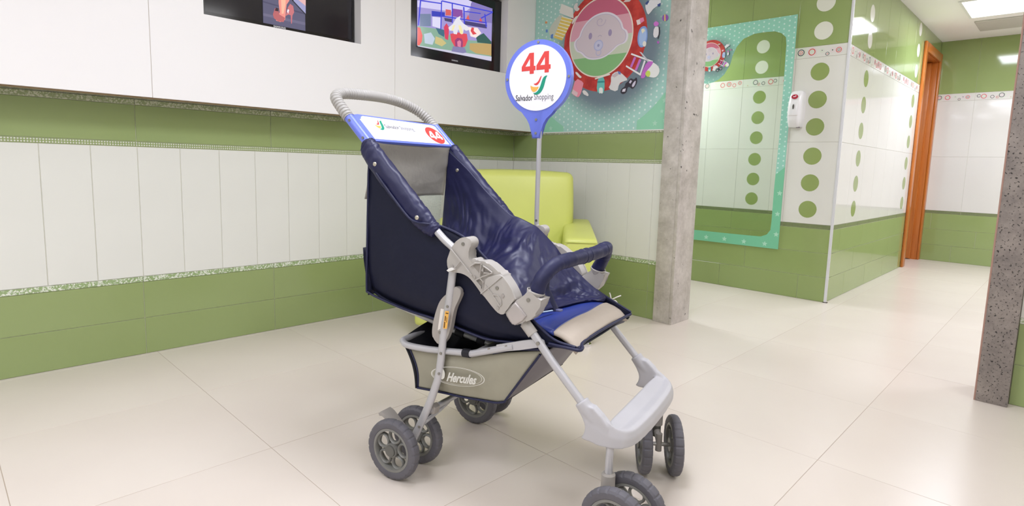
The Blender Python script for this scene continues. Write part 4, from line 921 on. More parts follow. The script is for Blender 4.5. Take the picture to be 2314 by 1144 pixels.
def wr(u, v, z, amp, sc, seed=0):
    return amp * (noise.noise(Vector((u*sc + seed, v*sc*0.6, z*sc))) + 0.5 * noise.noise(Vector((u*sc*2.3, v*sc + seed, z*sc*2.1))))
NU, NS = 46, 18
def shell_side(s, hem, name, m, depth):
    """one side panel from hem to bottom"""
    bm = bmesh.new(); G = []
    for i in range(NU + 1):
        t = i / NU; u = -0.150 + 0.668 * t; zt = lerp_tab(hem, u); zb = min(lerp_tab(BOT, u), zt - 0.004); row = []
        for j in range(NS + 1):
            q = j / NS; z = zt + (zb - zt) * q
            uu = u - 0.018 * (1 - t)**6 * math.sin(PI * q * 0.5) * 0.6
            v = 0.180 + 0.012 * math.sin(PI * q) * min(1, (zt - zb) * 4) + wr(u, 0, z, 0.009, 6, 3 * s) * math.sin(PI * min(1, q * 1.1)) - 0.012 * max(0, q - 0.85) / 0.15
            row.append(bm.verts.new((uu, v * s, z)))
        G.append(row)
    for i in range(NU):
        for j in range(NS): bm.faces.new((G[i][j], G[i][j+1], G[i+1][j+1], G[i+1][j]))
    o = link(name, bm, m, ST, smooth=True); md = o.modifiers.new('s', 'SOLIDIFY'); md.thickness = 0.003; md.offset = 0; return o
shell_side(-1, HEMN, 'side_panel', M_NVD, 0); shell_side(1, HEMF, 'side_panel', M_NVD, 0)
# bottom of the seat sling
bm = bmesh.new(); G = []
for i in range(31):
    u = -0.146 + 0.65 * i / 30; zb = lerp_tab(BOT, u)
    G.append([bm.verts.new((u, -0.178 + 0.356 * j / 12, zb - 0.014 * math.sin(PI * j / 12) * (1 if u < 0.4 else 0.3))) for j in range(13)])
for i in range(30):
    for j in range(12): bm.faces.new((G[i][j], G[i][j+1], G[i+1][j+1], G[i+1][j]))
o = link('sling_bottom', bm, M_NVD, ST, smooth=True); md = o.modifiers.new('s', 'SOLIDIFY'); md.thickness = 0.004
# back: grey upper panel, mesh window, navy lower part
BK = [(0.940, -0.142), (0.90, -0.150), (0.835, -0.162), (0.770, -0.172), (0.68, -0.180), (0.60, -0.178), (0.50, -0.160)]
def backu(z):
    b = sorted(BK); return lerp_tab(b, z)
def backpart(name, z0, z1, m, nz, amp=0.003, th=0.003):
    bm = bmesh.new(); G = []
    for i in range(nz + 1):
        z = z0 + (z1 - z0) * i / nz
        G.append([bm.verts.new((backu(z) - 0.010 * math.sin(PI * j / 20) + wr(0, j / 20 * 0.4, z, amp, 12, 5), -0.188 + 0.376 * j / 20, z)) for j in range(21)])
    for i in range(nz):
        for j in range(20): bm.faces.new((G[i][j], G[i][j+1], G[i+1][j+1], G[i+1][j]))
    o = link(name, bm, m, ST, smooth=True); md = o.modifiers.new('s', 'SOLIDIFY'); md.thickness = th; md.offset = 0; return o
backpart('back_panel', 0.772, 0.938, M_GRF, 16, 0.006)
backpart('lower_back_panel', 0.488, 0.628, M_NVD, 8)
M_NET = mat('mesh_thread', (206,212,198), 0.6)
bm = bmesh.new()
for k in range(34):
    z = 0.630 + 0.142 * k / 33; u = backu(z)
    sweep(bm, [(u - 0.010 * math.sin(PI * j / 8), -0.178 + 0.356 * j / 8, z) for j in range(9)], 0.0009, 4)
for k in range(76):
    y = -0.178 + 0.356 * k / 75; c = math.sin(PI * k / 75) * 0.010
    sweep(bm, [(backu(z) - c, y, z) for z in (0.630, 0.665, 0.70, 0.735, 0.772)], 0.0006, 4)
o = link('mesh_window', bm, M_NET, ST); o['kind'] = 'stuff'
# padded sleeves rolled over the tubes
def sleeve(s, name):
    path = smooth_path([(-0.152, 0.2 * s, 0.934), (-0.140, 0.2 * s, 0.922), (-0.10, 0.2 * s, 0.882), (0.0, 0.2 * s, 0.788), (0.05, 0.2 * s, 0.742), (0.082, 0.2 * s, 0.712), (0.100, 0.2 * s, 0.696)], 16)
    n = len(path); bm = bmesh.new(); dn = Vector((-0.68, 0, -0.73)); rings = []
    for i, p in enumerate(path):
        t = i / (n - 1); hw = 0.0205 + 0.0125 * math.sin(PI * min(1, t * 1.05 + 0.04)) ; th = 0.0175 + 0.004 * math.sin(PI * t)
        if t < 0.06: hw *= 0.8 + 3.3 * t
        if t > 0.93: hw *= 1 - (t - 0.93) * 4; th *= 1 - (t - 0.93) * 4
        c = p + Vector((0.68, 0, -0.73)) * 0 + Vector((-0.68, 0, -0.62)) * (0.010 * math.sin(PI * min(1, t * 1.05))); r_ = []
        tg = (path[min(i+1, n-1)] - path[max(i-1, 0)]).normalized(); nr = Vector((-tg.z, 0, tg.x)).normalized()
        for k in range(30):
            a = 2*PI*k/30; ca, sa = math.cos(a), math.sin(a)
            q = c + nr * (math.copysign(abs(ca) ** 0.85, ca) * hw) + Vector((0, s, 0)) * (math.copysign(abs(sa) ** 0.85, sa) * th)
            w_ = noise.noise(Vector((t * 26, ca * 1.6 + 3 * s, sa * 1.6))) * 0.0026 + noise.noise(Vector((t * 60 + ca * 3, ca * 2, sa * 2 + 5 * s))) * 0.0014
            r_.append(bm.verts.new(q + (q - c).normalized() * w_))
        rings.append(r_)
    for a, b in zip(rings[:-1], rings[1:]):
        for k in range(30): bm.faces.new((a[k], a[(k+1) % 30], b[(k+1) % 30], b[k]))
    bm.faces.new(rings[0]); bm.faces.new(rings[-1])
    return link(name, bm, M_NVY, ST, smooth=True)
both(lambda s: sleeve(s, 'padded_sleeve'))
for s, lst in ((-1, [(0.0636,-0.236,0.7369),(-0.0859,-0.236,0.8741)]), (1, [(0.0658,0.178,0.7255),(-0.107,0.178,0.8597)])):
    for p in lst:
        bm = bmesh.new(); disc(bm, p, 0.0062, (0, -1, 0), 18, 0.004)
        bmesh.ops.bevel(bm, geom=[e for e in bm.edges], offset=0.001, segments=1, affect='EDGES'); link('snap_button', bm, M_SNP, ST, auto=50)
# inner padded cushion falling from the far side to the seat
TOPC = [(-0.148, 0.184, 0.925)] + [(u, 0.182, z) for u, z in [(-0.0626,0.861),(0.0098,0.7948),(0.0969,0.7273),(0.137,0.7129),(0.1878,0.6925),(0.2105,0.6788),(0.2587,0.6397),(0.2906,0.6053),(0.3388,0.5651),(0.3991,0.522),(0.4428,0.4968)]]
BOTC = [(-0.170, 0.182, 0.62), (-0.150, 0.13, 0.53), (-0.10, 0.0, 0.49), (0.02, -0.10, 0.47), (0.16, -0.165, 0.475), (0.28, -0.168, 0.485), (0.345, -0.13, 0.494), (0.385, -0.02, 0.498), (0.41, 0.08, 0.498), (0.436, 0.178, 0.486)]
def sample(tab, t):
    P = smooth_path(tab, 8); x = t * (len(P) - 1); i = min(int(x), len(P) - 2); return P[i].lerp(P[i+1], x - i)
bm = bmesh.new(); G = []; A_, B_ = 200, 120
for i in range(A_ + 1):
    t = i / A_; a = sample(TOPC, t); b = sample(BOTC, t); row = []
    for j in range(B_ + 1):
        q = j / B_; p = a.lerp(b, q)
        w_ = math.sin(PI * q) * math.sin(PI * min(1, max(0, t * 1.02)))
        sag = -0.075 * w_ * (1 - 0.85 * math.exp(-((t - 0.50) / 0.20) ** 2))
        bulge = 0.030 * w_ * math.exp(-((t - 0.50) / 0.17) ** 2)
        p = p + Vector((0.0, 0.35 * -sag, sag + bulge))
        n = Vector((0.15, -0.65, 0.72))
        # folds that fall from the far tube towards the seat, finer creases across them
        wx_ = t + 0.05 * noise.noise(Vector((t * 4, q * 4, 11)))
        f1 = 1 - abs(noise.noise(Vector((wx_ * 15 + q * 2.2, q * 2.6, 1.7)))) * 2.4
        f2 = 1 - abs(noise.noise(Vector((wx_ * 30 - q * 3, q * 6.5, 5.2)))) * 2.2
        f3 = noise.noise(Vector((t * 8 + q * 9, q * 10 - t * 10, 3.3)))
        hump = math.exp(-((t - 0.56) / 0.26) ** 2) * min(1, q * 2.5)
        fan = 0.0085 * f1 * (0.55 + 0.45 * hump) + 0.0036 * f2 * (1 - 0.4 * hump) + 0.0045 * f3
        rid = 0.010
        edge = min(1, q * 4.5) * min(1, (1 - q) * 9) * min(1, t * 12) * min(1, (1 - t) * 4.5)
        p = p + n * ((fan + (0.010 - rid) * 1.0) * edge)
        row.append(bm.verts.new(p))
    G.append(row)
for i in range(A_):
    for j in range(B_): bm.faces.new((G[i][j], G[i][j+1], G[i+1][j+1], G[i+1][j]))
o = link('inner_cushion', bm, M_NVY, ST, smooth=True); md = o.modifiers.new('s', 'SOLIDIFY'); md.thickness = 0.005; md.offset = -1
# piping lines
def pipe(name, pts, r=0.0035, m=None, k=6): return tube(name, pts, r, m or M_PIP, ST, 8, k)
pipe('piping', [(-0.096,-0.222,0.8485),(-0.0323,-0.224,0.7854),(0.0214,-0.224,0.7356),(0.0492,-0.224,0.7233),(0.0807,-0.222,0.7207)] + [(u, -0.186, z + 0.001) for u, z in HEMN if u > 0.09])
pipe('piping', [(u, 0.184, z + 0.002) for u, z in HEMF if u > 0.16])
pipe('piping', [(-0.153, -0.189, 0.915), (-0.157, -0.190, 0.80), (-0.160, -0.191, 0.65), (-0.164, -0.190, 0.515), (-0.155, -0.188, 0.495), (-0.083, -0.183, 0.475), (0.0, -0.182, 0.461), (0.101, -0.181, 0.451), (0.212, -0.180, 0.431), (0.267, -0.180, 0.426), (0.36, -0.180, 0.434), (0.446, -0.180, 0.443), (0.52, -0.182, 0.449)])
# --- seat board and beige front roll
SA = [(0.315, 0.470), (0.35, 0.490), (0.40, 0.498), (0.44, 0.496), (0.475, 0.486)]
def seatz(u): return lerp_tab([(0.20, 0.470), (0.30, 0.484), (0.36, 0.492), (0.41, 0.4955), (0.446, 0.492), (0.47, 0.486), (0.492, 0.475), (0.503, 0.465), (0.510, 0.456), (0.520, 0.448)], u)
def pad(name, u0, u1, m, nu, hw, extra=0.0):
    bm = bmesh.new(); G = []
    for i in range(nu + 1):
        u = u0(0) if callable(u0) else u0
        row = []
        for j in range(25):
            hv = hw if not callable(hw) else 0.184; v = -hv + 2 * hv * j / 24; a = (u0(v) if callable(u0) else u0); b = (u1(v) if callable(u1) else u1); uu = a + (b - a) * i / nu
            e = (abs(v) / hv) ** 5
            if callable(hw): v *= hw(uu) / hv
            row.append(bm.verts.new((uu, v, seatz(uu) + extra - 0.013 * e + wr(uu, v, 0, 0.0015, 18, 2))))
        G.append(row)
    for i in range(nu):
        for j in range(24): bm.faces.new((G[i][j], G[i][j+1], G[i+1][j+1], G[i+1][j]))
    o = link(name, bm, m, ST, smooth=True); md = o.modifiers.new('s', 'SOLIDIFY'); md.thickness = 0.010; md.offset = -1; return o
seam_u = lambda v: 0.452 + 0.004 * math.cos(v * 12) 
pad('seat_board', 0.27, seam_u, M_BLU, 16, lambda u: 0.170 if u < 0.36 else 0.170 + (u - 0.36) * 0.15)
pad('front_roll', seam_u, lambda v: 0.5095 + (0.005 if v > 0 else 0.007) * (abs(v) / 0.19) ** 3, M_BEI, 14, 0.183, 0.0025)
pipe('front_piping', [(0.440, -0.186, 0.450), (0.50, -0.190, 0.449), (0.521, -0.187, 0.448), (0.521, -0.168, 0.449), (0.509, -0.135, 0.454), (0.511, 0.0, 0.457), (0.516, 0.15, 0.457), (0.516, 0.188, 0.460), (0.47, 0.190, 0.475)], 0.0042)
bm = bmesh.new(); G = []
for i in range(9):
    q = i / 8
    G.append([bm.verts.new((0.508 + 0.012 * abs((j - 8) / 8) ** 4 - 0.020 * q, -0.185 + 0.37 * j / 16, 0.449 + 0.006 * j / 16 - 0.026 * q * min(1, j / 6))) for j in range(17)])
for i in range(8):
    for j in range(16): bm.faces.new((G[i][j], G[i][j+1], G[i+1][j+1], G[i+1][j]))
o = link('front_apron', bm, M_PIP, ST, smooth=True); md = o.modifiers.new('s', 'SOLIDIFY'); md.thickness = 0.003
# frayed ties at the far front corner
bm = bmesh.new()
for pts in ([(0.455,0.192,0.490),(0.450,0.196,0.503),(0.447,0.196,0.510)],[(0.455,0.192,0.490),(0.468,0.20,0.498),(0.480,0.206,0.504)],[(0.458,0.192,0.490),(0.448,0.19,0.492),(0.440,0.188,0.489)],[(0.460,0.192,0.488),(0.468,0.190,0.490),(0.474,0.192,0.484)]):
    sweep(bm, smooth_path(pts, 4), 0.0018, 6)
link('frayed_tie', bm, mat('off_white_cord', (232,228,218), 0.7), ST)
# crotch strap and pale waist strap
def ribbon(name, pts, w_, t_, m, up):
    bm = bmesh.new(); sweep(bm, smooth_path(pts, 6), 1.0, 8, sx=t_, sy=w_, up=up); return link(name, bm, m, ST, auto=50)
CS = [(0.3655,-0.06,0.5526),(0.3759,-0.055,0.5289),(0.3835,-0.05,0.5083),(0.3925,-0.045,0.4892)]
ribbon('crotch_strap', [(CS[0][0], -0.06, CS[0][2] + 0.03)] + [(a, b, c + 0.004) for a, b, c in CS], 0.010, 0.003, M_PIP, (1, -0.3, 0.6))
link('strap_buckle', rbox((CS[3][0] - 0.010, CS[3][1] - 0.009, CS[3][2] - 0.004), (CS[3][0] + 0.012, CS[3][1] + 0.010, CS[3][2] + 0.012), 0.003), mat('clear_buckle', (90,92,130), 0.2), ST, auto=50)
WS = [(0.3702,-0.155,0.5099),(0.38,-0.12,0.5053),(0.3933,-0.08,0.5038)]
ribbon('waist_strap', WS, 0.0032, 0.0018, mat('pale_blue_strap', (168,188,206), 0.5), (0, 0, 1))
# --- bumper bar
BB = [(0.4041,-0.2,0.5567),(0.4084,-0.198,0.5746),(0.4151,-0.192,0.6051),(0.4245,-0.172,0.6285),(0.4348,-0.14,0.6419),(0.4451,-0.1,0.6468),(0.4509,-0.03,0.6479),(0.4555,0.05,0.6497),(0.4576,0.11,0.6531)]
BB += [(0.4455, 0.155, 0.650), (0.432, 0.182, 0.625), (0.415, 0.196, 0.598), (0.400, 0.2, 0.572)]
bp = smooth_path(BB, 12); nb_ = len(bp)
bm = bmesh.new()
rad = []
for i in range(nb_):
    r = 0.0188 + 0.0010 * noise.noise(Vector((i * 0.35, 0, 0)))
    if i < 8: r = 0.0175
    rad.append(r)
sweep(bm, bp, rad, 24)
for v in bm.verts: v.co += Vector((noise.noise(v.co * 40), noise.noise(v.co * 40 + Vector((9, 0, 0))), noise.noise(v.co * 40 + Vector((0, 9, 0))))) * 0.0016
link('bumper_bar', bm, mat('navy_bumper_fabric', (32,34,74), 0.52, spec=0.4, var=0.2, vscale=14, bump=0.2, bscale=22), ST, smooth=True)
for i in (int(nb_ * 0.50), int(nb_ * 0.53), int(nb_ * 0.645)):
    bm = bmesh.new(); d_ = (bp[i+1] - bp[i-1]).normalized() * 0.0025; sweep(bm, [bp[i] - d_, bp[i], bp[i] + d_], [0.0188, 0.0206, 0.0188], 24); link('cover_seam', bm, M_PIP, ST, smooth=True)
# --- plastic clamps carrying the bumper bar, collars below
CUP = [(0.3334,0.5202),(0.3402,0.5317),(0.3626,0.5534),(0.3715,0.5591),(0.3888,0.5688),(0.3975,0.5859),(0.4068,0.5735),(0.4191,0.5659),(0.4373,0.5663),(0.4269,0.5483),(0.4198,0.5256),(0.4051,0.5106),(0.3923,0.5044),(0.3817,0.502),(0.3688,0.4924),(0.3605,0.4903),(0.3477,0.4964),(0.3367,0.5106)]
SILV = [(0.3367,0.52),(0.3633,0.5521),(0.3956,0.5205),(0.3851,0.5063),(0.3661,0.4922),(0.3552,0.4926),(0.3434,0.5063)]
def clamp(s):
    h = uzprism('bumper_clamp', CUP, 0.222 * s, 0.182 * s, M_LGP, ST, 0.003)
    uzprism('clamp_shell', SILV, 0.2275 * s, 0.176 * s, mat('satin_silver_plastic', (186,180,178), 0.25, metal=0.45), h, 0.006, 3)
    c = [(0.3975,0.5595)][0]; cyl('rivet', (c[0], 0.222 * s, c[1]), 0.0050, (0, s, 0), 0.002, M_STL, h, 14)
    # cup ring around the padded bar
    e = Vector((0.405, 0.2 * s, 0.575)); d_ = Vector((0.012, -0.004 * s, 0.040)).normalized()
    bm = bmesh.new(); sweep(bm, [e - d_ * 0.030, e - d_ * 0.012, e - d_ * 0.0, e + d_ * 0.004], [0.016, 0.0195, 0.0222, 0.0235], 22, caps=False)
    o = link('cup', bm, M_LGP, h, smooth=True); md = o.modifiers.new('s', 'SOLIDIFY'); md.thickness = 0.002
    c0 = Vector((0.378, 0.2 * s, 0.4945)); c1 = Vector((0.402, 0.2 * s, 0.470))
    bm = bmesh.new(); sweep(bm, [c0, c1], 0.0138, 20); link('tube_collar', bm, M_LGP, ST, auto=50)
both(clamp)
# --- folding joint
FB = [(0.1722,0.6743),(0.1831,0.6864),(0.1951,0.6931),(0.2083,0.6962),(0.2191,0.6956),(0.2269,0.6883),(0.2285,0.6786),(0.2239,0.6706),(0.2174,0.6632),(0.2167,0.6526),(0.2208,0.643),(0.2272,0.6318),(0.2276,0.6378),(0.2303,0.6427),(0.2369,0.6446),(0.2436,0.6425),(0.2465,0.6373),(0.2558,0.6395),(0.2675,0.6401),(0.2791,0.6375),(0.2953,0.6285),(0.3138,0.6151),(0.3224,0.6132),(0.3237,0.6085),(0.3299,0.6015),(0.3402,0.5903),(0.3506,0.5762),(0.3616,0.5565),(0.3602,0.5524),(0.3495,0.5431),(0.3377,0.529),(0.3336,0.5182),(0.327,0.5123),(0.3196,0.5113),(0.31,0.5145),(0.2912,0.5305),(0.2746,0.547),(0.2608,0.5566),(0.2506,0.5677),(0.2384,0.5801),(0.2263,0.5906),(0.2141,0.5972),(0.1995,0.601),(0.1848,0.6011),(0.17,0.6),(0.1612,0.602),(0.1548,0.6074),(0.1508,0.6203),(0.1524,0.6327),(0.1579,0.6476),(0.1633,0.6614)]
LOWP = [(0.2736,0.5951),(0.2826,0.6022),(0.2984,0.608),(0.3164,0.6131),(0.3261,0.6094),(0.3426,0.5912),(0.353,0.5772),(0.3639,0.5575),(0.3518,0.5442),(0.3401,0.5302),(0.336,0.5194),(0.3295,0.5135),(0.3221,0.5125),(0.3125,0.5158),(0.2937,0.5317),(0.27,0.5531),(0.2686,0.5628),(0.2718,0.5751)]
def rib(parent, px, s, v=0.2265, r=0.0019):
    bm = bmesh.new(); sweep(bm, [(u, v * s, z) for u, z in px], r, 6); link('rib', bm, M_LGP, parent, auto=60)
RIBS = [[(0.1673,0.6622),(0.1992,0.6342),(0.2348,0.6003)],[(0.1673,0.6608),(0.198,0.6321),(0.1813,0.6141),(0.1677,0.6105)],[(0.2295,0.6226),(0.2434,0.6331),(0.2609,0.635)],[(0.2621,0.6332),(0.2593,0.6092),(0.2584,0.5992)],[(0.2468,0.5898),(0.2687,0.6024),(0.296,0.6145)],[(0.2681,0.6289),(0.2821,0.6227),(0.296,0.6151)],[(0.2649,0.6158),(0.2681,0.626),(0.2684,0.6142)],[(0.2457,0.5896),(0.2649,0.5722),(0.2691,0.5886),(0.2596,0.5964)],[(0.2634,0.5577),(0.2811,0.5724),(0.3243,0.6092)],[(0.2763,0.5807),(0.2928,0.5661),(0.3198,0.5336)],[(0.2998,0.5592),(0.3134,0.5601),(0.3227,0.5507),(0.3249,0.5392),(0.3199,0.5326)],[(0.2708,0.6115),(0.2869,0.6125)]]
HOLE_SHADE = [[(0.2341,0.6256),(0.2435,0.6306),(0.2575,0.6312),(0.2546,0.6081),(0.2462,0.6151)],[(0.2623,0.6268),(0.2658,0.6276),(0.2892,0.6152),(0.2687,0.6058),(0.2599,0.6028)],[(0.2457,0.5881),(0.255,0.5923),(0.265,0.5876),(0.2606,0.5741)],[(0.2988,0.5565),(0.309,0.5579),(0.3188,0.5485),(0.3204,0.5399),(0.3165,0.5344)]]
RIV = [(0.2026,0.6782),(0.1689,0.6167),(0.2396,0.5965),(0.3106,0.5783),(0.3273,0.5611),(0.3139,0.5278)]
M_REC = mat('recess_shade_grey', (146,140,132), 0.6)  # recesses are not cut; a flat darker fill paints their shade
def joint(s):
    h = uzprism('folding_joint', chaikin(FB, 1), 0.2215 * s, 0.186 * s, M_LGP, ST, 0.0028, 2)
    uzprism('joint_cover', LOWP, 0.2255 * s, 0.2205 * s, M_LGP, h, 0.002, 2)
    for r_ in RIBS: rib(h, r_, s)
    for q in HOLE_SHADE:
        bm = bmesh.new(); prism(bm, [(u, 0.2222 * s, z) for u, z in q], (0, -0.0008 * s, 0)); link('recess_shade', bm, M_REC, h)
    for k, (u, z) in enumerate(RIV):
        cyl('rivet', (u, (0.2215 if k in (0, 1, 2) else 0.2255) * s, z), 0.0046, (0, s, 0), 0.0022, M_STL if k in (0, 3) else M_LGP2, h, 14)
both(joint)
zt = [(0.1574,0.6052),(0.164,0.6105),(0.1726,0.6141),(0.1838,0.6113),(0.1765,0.6074),(0.1629,0.6018)]
o = uzprism('cable_tie', zt, -0.231, -0.222, mat('white_cable_tie', (236,234,230), 0.4), ST, 0.001, 1)
# --- rear legs, plastic leg covers
LEG = [(0.1695,0.6458),(0.1603,0.6036),(0.1552,0.5673),(0.1449,0.4938),(0.1327,0.4309),(0.1263,0.3681),(0.1168,0.3036),(0.1037,0.2628),(0.0827,0.2093),(0.0472,0.1325),(0.0137,0.0661)]
COV = [(0.1316,0.5282),(0.1171,0.5119),(0.1051,0.4815),(0.0955,0.447),(0.0929,0.4174),(0.1003,0.4),(0.1166,0.3934),(0.129,0.3948),(0.1412,0.4086),(0.1483,0.423),(0.1562,0.4448),(0.1619,0.4781),(0.1686,0.5033),(0.1802,0.525),(0.1874,0.542),(0.1857,0.5536),(0.1747,0.5593),(0.1627,0.5585),(0.1532,0.5493),(0.1437,0.538)]
def legs(s):
    bm = bmesh.new(); sweep(bm, smooth_path([(u, 0.205 * s, z) for u, z in LEG], 5), 1.0, 16, sx=0.0085, sy=0.0115, up=(0, 1, 0))
    h = link('rear_leg', bm, M_TUB, ST, auto=50)
    for (u, z) in [(0.1493,0.5045),(0.1294,0.3721),(0.1243,0.314),(0.0569,0.1448)]: cyl('rivet', (u, 0.2125 * s, z), 0.0040, (0, s, 0), 0.002, M_STL, h, 12)
    c = uzprism('leg_cover', chaikin(COV, 2), 0.2065 * s, 0.191 * s, M_LGP2, ST, 0.004, 3)
    return c
covN = legs(-1); legs(1)
LB = [(0.134,0.4982),(0.1442,0.4986),(0.1369,0.4391),(0.1281,0.4384)]; LO = [(0.1441,0.492),(0.1567,0.4935),(0.1512,0.445),(0.1381,0.4432)]
bm = bmesh.new(); prism(bm, [(u, -0.2068, z) for u, z in [(0.123,0.4936),(0.1334,0.494),(0.126,0.4338),(0.1136,0.4325)]], (0, -0.0006, 0)); link('white_label', bm, mat('label_white', (228,222,214), 0.5), covN)
bm = bmesh.new(); prism(bm, [(u, -0.2155, z) for u, z in LO], (0, -0.0006, 0)); ol = link('warning_label', bm, mat('label_orange', (240,182,84), 0.5), covN)
bm = bmesh.new()
for l in [[(0.1471,0.4886),(0.1505,0.4887),(0.1501,0.485),(0.1467,0.4849)],[(0.1515,0.4888),(0.1549,0.489),(0.1544,0.4853),(0.1511,0.4852)],[(0.1449,0.479),(0.1478,0.4791),(0.1461,0.4652),(0.1432,0.4651)],[(0.1498,0.4758),(0.1512,0.476),(0.15,0.4618),(0.1486,0.4616)],[(0.1422,0.4625),(0.1456,0.4627),(0.144,0.4463),(0.1405,0.4462)]]:
    prism(bm, [(u, -0.2163, z) for u, z in l], (0, -0.0002, 0))
link('label_print', bm, mat('label_ink', (96,66,30), 0.6), covN)
cvb = [(0.1238,0.4288)][0]
cyl('cover_bolt', (cvb[0], -0.2065, cvb[1]), 0.0085, (0, -1, 0), 0.003, M_LGP, covN, 18, 0.0008); cyl('bolt_head', (cvb[0], -0.2095, cvb[1]), 0.0048, (0, -1, 0), 0.003, M_STL, covN, 8)
# --- lower frame loop (also carries the basket)
LF = [(0.345, 0.427), (0.254, 0.396), (0.215, 0.383), (0.199, 0.382), (0.13, 0.374), (0.064, 0.3675), (0.0, 0.366)]
path = [(u, -0.195, z) for u, z in LF] + [(-0.022, -0.188, 0.370), (-0.030, -0.165, 0.374)] + [(-0.030, 0.0, 0.374)] + [(-0.030, 0.165, 0.374), (-0.022, 0.188, 0.370)] + [(u, 0.195, z) for u, z in reversed(LF)]
tube('lower_frame', path, 0.0092, M_TUB, ST, 14, 6)
PLT = [(0.2959,0.4236),(0.2991,0.4043),(0.3652,0.4227),(0.4257,0.441),(0.4339,0.4503),(0.4311,0.4587),(0.4213,0.4625),(0.3707,0.4477)]
for s in (-1, 1):
    h = uzprism('frame_strut', PLT, 0.201 * s, 0.193 * s, M_TUB, ST, 0.003, 2)
    for (u, z) in [(0.3274,0.4247),(0.276,0.408)]: cyl('rivet', (u, (0.201 if u > 0.27 else 0.2035) * s, z), 0.0042, (0, s, 0), 0.002, M_STL, h, 12)
    c = [(0.4212,0.4524)][0]; cyl('rivet', (c[0], 0.2085 * s, c[1]), 0.0050, (0, s, 0), 0.003, M_STL, h, 12)
    tube('seat_support', [(-0.13, 0.10 * s, 0.447), (-0.051, 0.10 * s, 0.431), (0.094, 0.10 * s, 0.402), (0.229, 0.10 * s, 0.383)], 0.0080, M_TUB, ST, 12, 4)
    for a, b in (((0.100, 0.10 * s, 0.4008), (0.128, 0.10 * s, 0.3962)), ((0.175, 0.10 * s, 0.3895), (0.20, 0.10 * s, 0.3865)), ((0.192, 0.195 * s, 0.3815), (0.214, 0.195 * s, 0.383))):
        bm = bmesh.new(); sweep(bm, [a, b], 0.0118, 14); link('fabric_loop', bm, M_BLKF, ST, auto=50)
tube('seat_crossbar', [(0.229, -0.19, 0.388), (0.229, 0.19, 0.388)], 0.007, M_TUB, ST, 12, 1)
# --- basket
TB = [(0.0001,0.352),(0.0578,0.3591),(0.1164,0.364),(0.1904,0.3721),(0.2469,0.3831),(0.3275,0.4059),(0.4235,0.4277)]
BBk = [(0.0207,0.2397),(0.064,0.243),(0.1184,0.2465),(0.1784,0.2491),(0.2361,0.2541),(0.2849,0.2585),(0.3119,0.2662)]
MID = [(0.0364,0.2811),(0.3809,0.3609)]
def patch(name, fn, n1, n2, m, th=0.003):
    bm = bmesh.new(); G = [[bm.verts.new(fn(i / n1, j / n2)) for j in range(n2 + 1)] for i in range(n1 + 1)]
    for i in range(n1):
        for j in range(n2): bm.faces.new((G[i][j], G[i][j+1], G[i+1][j+1], G[i+1][j]))
    o = link(name, bm, m, ST, smooth=True); md = o.modifiers.new('s', 'SOLIDIFY'); md.thickness = th; md.offset = -1; return o
def bside(s):
    T3 = [(u, 0, z + (0.022 if s > 0 else 0)) for u, z in TB]; B3 = [(u, 0, z) for u, z in BBk]
    def f(t, q):
        a = sample(T3, t); b = sample(B3, t); p = a.lerp(b, q)
        k = math.sin(PI * q)
        if t < 0.15: p.x += 0.012 * k * (1 - t / 0.15)
        v = 0.186 + 0.010 * k * math.sin(PI * t) - 0.010 * q + wr(p.x, s, p.z, 0.010, 9, 4 * s) * k * min(1, 6 * (1 - t), 6 * t)
        return (p.x, v * s, p.z)
    return f
bf = bside(-1)
patch('basket_side', bf, 40, 16, M_BSK); patch('basket_side', bside(1), 24, 10, M_BLKF)
FT, FBm = (TB[-1][0] - 0.006, TB[-1][1] - 0.010), BBk[-1]
def bfront(t, q):
    u = FT[0] + (FBm[0] - FT[0]) * t; z = FT[1] + (FBm[1] - FT[1]) * t; v = (-0.186 + 0.010 * t) * (1 - 2 * q); k = math.sin(PI * q)
    return (u + 0.006 * k * math.sin(PI * t), v, z - 0.010 * k * math.sin(PI * t) + wr(u, v, z, 0.006, 9, 8) * k)
patch('basket_front', bfront, 14, 26, M_BSF)
def brear(t, q):
    b = BBk[0]; k = math.sin(PI * q); a = (-0.034, 0.376 + 0.030 * k); u = a[0] + (b[0] - a[0]) * t + 0.014 * math.sin(PI * t); z = a[1] + (b[1] - a[1]) * t
    return (u, -0.184 + 0.368 * q, z)
patch('basket_rear', brear, 12, 12, M_BLKF)
patch('basket_bottom', lambda t, q: (sample([(u, 0, z) for u, z in BBk], t).x, -0.176 + 0.352 * q, sample([(u, 0, z) for u, z in BBk], t).z + 0.002), 12, 8, M_BLKF)
pipe('basket_piping', [(u, -0.179, z) for u, z in BBk] , 0.0030)
pipe('basket_piping', [(BBk[-1][0], -0.178, BBk[-1][1]), ((FT[0] + FBm[0]) / 2, -0.184, (FT[1] + FBm[1]) / 2), (FT[0], -0.188, FT[1])], 0.0032)
pipe('basket_piping', [tuple(bf(0.0, q / 6)) for q in range(7)], 0.0030)
pipe('basket_hem', [(0.28, -0.189, 0.396), (0.34, -0.189, 0.417), (0.42, -0.189, 0.432)], 0.0040)
HC = [(0.1416,0.3043),(0.2386,0.3155),(0.1895,0.3405),(0.1905,0.2963),(0.1755,0.3153),(0.2663,0.3227),(0.082,0.3081),(0.1189,0.307)]
dx = Vector((HC[1][0] - HC[0][0], 0, HC[1][1] - HC[0][1])); ang = math.atan2(dx.z, dx.x)
ex_ = Vector((math.cos(ang), 0, math.sin(ang))); ey_ = Vector((-math.sin(ang), 0, math.cos(ang)))
M_BPR = mat('basket_print', (216,214,206), 0.6)
mh = frame(Vector(((HC[0][0] + HC[1][0]) / 2, -0.206, (HC[0][1] + HC[1][1]) / 2 + 0.002)), ex_, ey_)
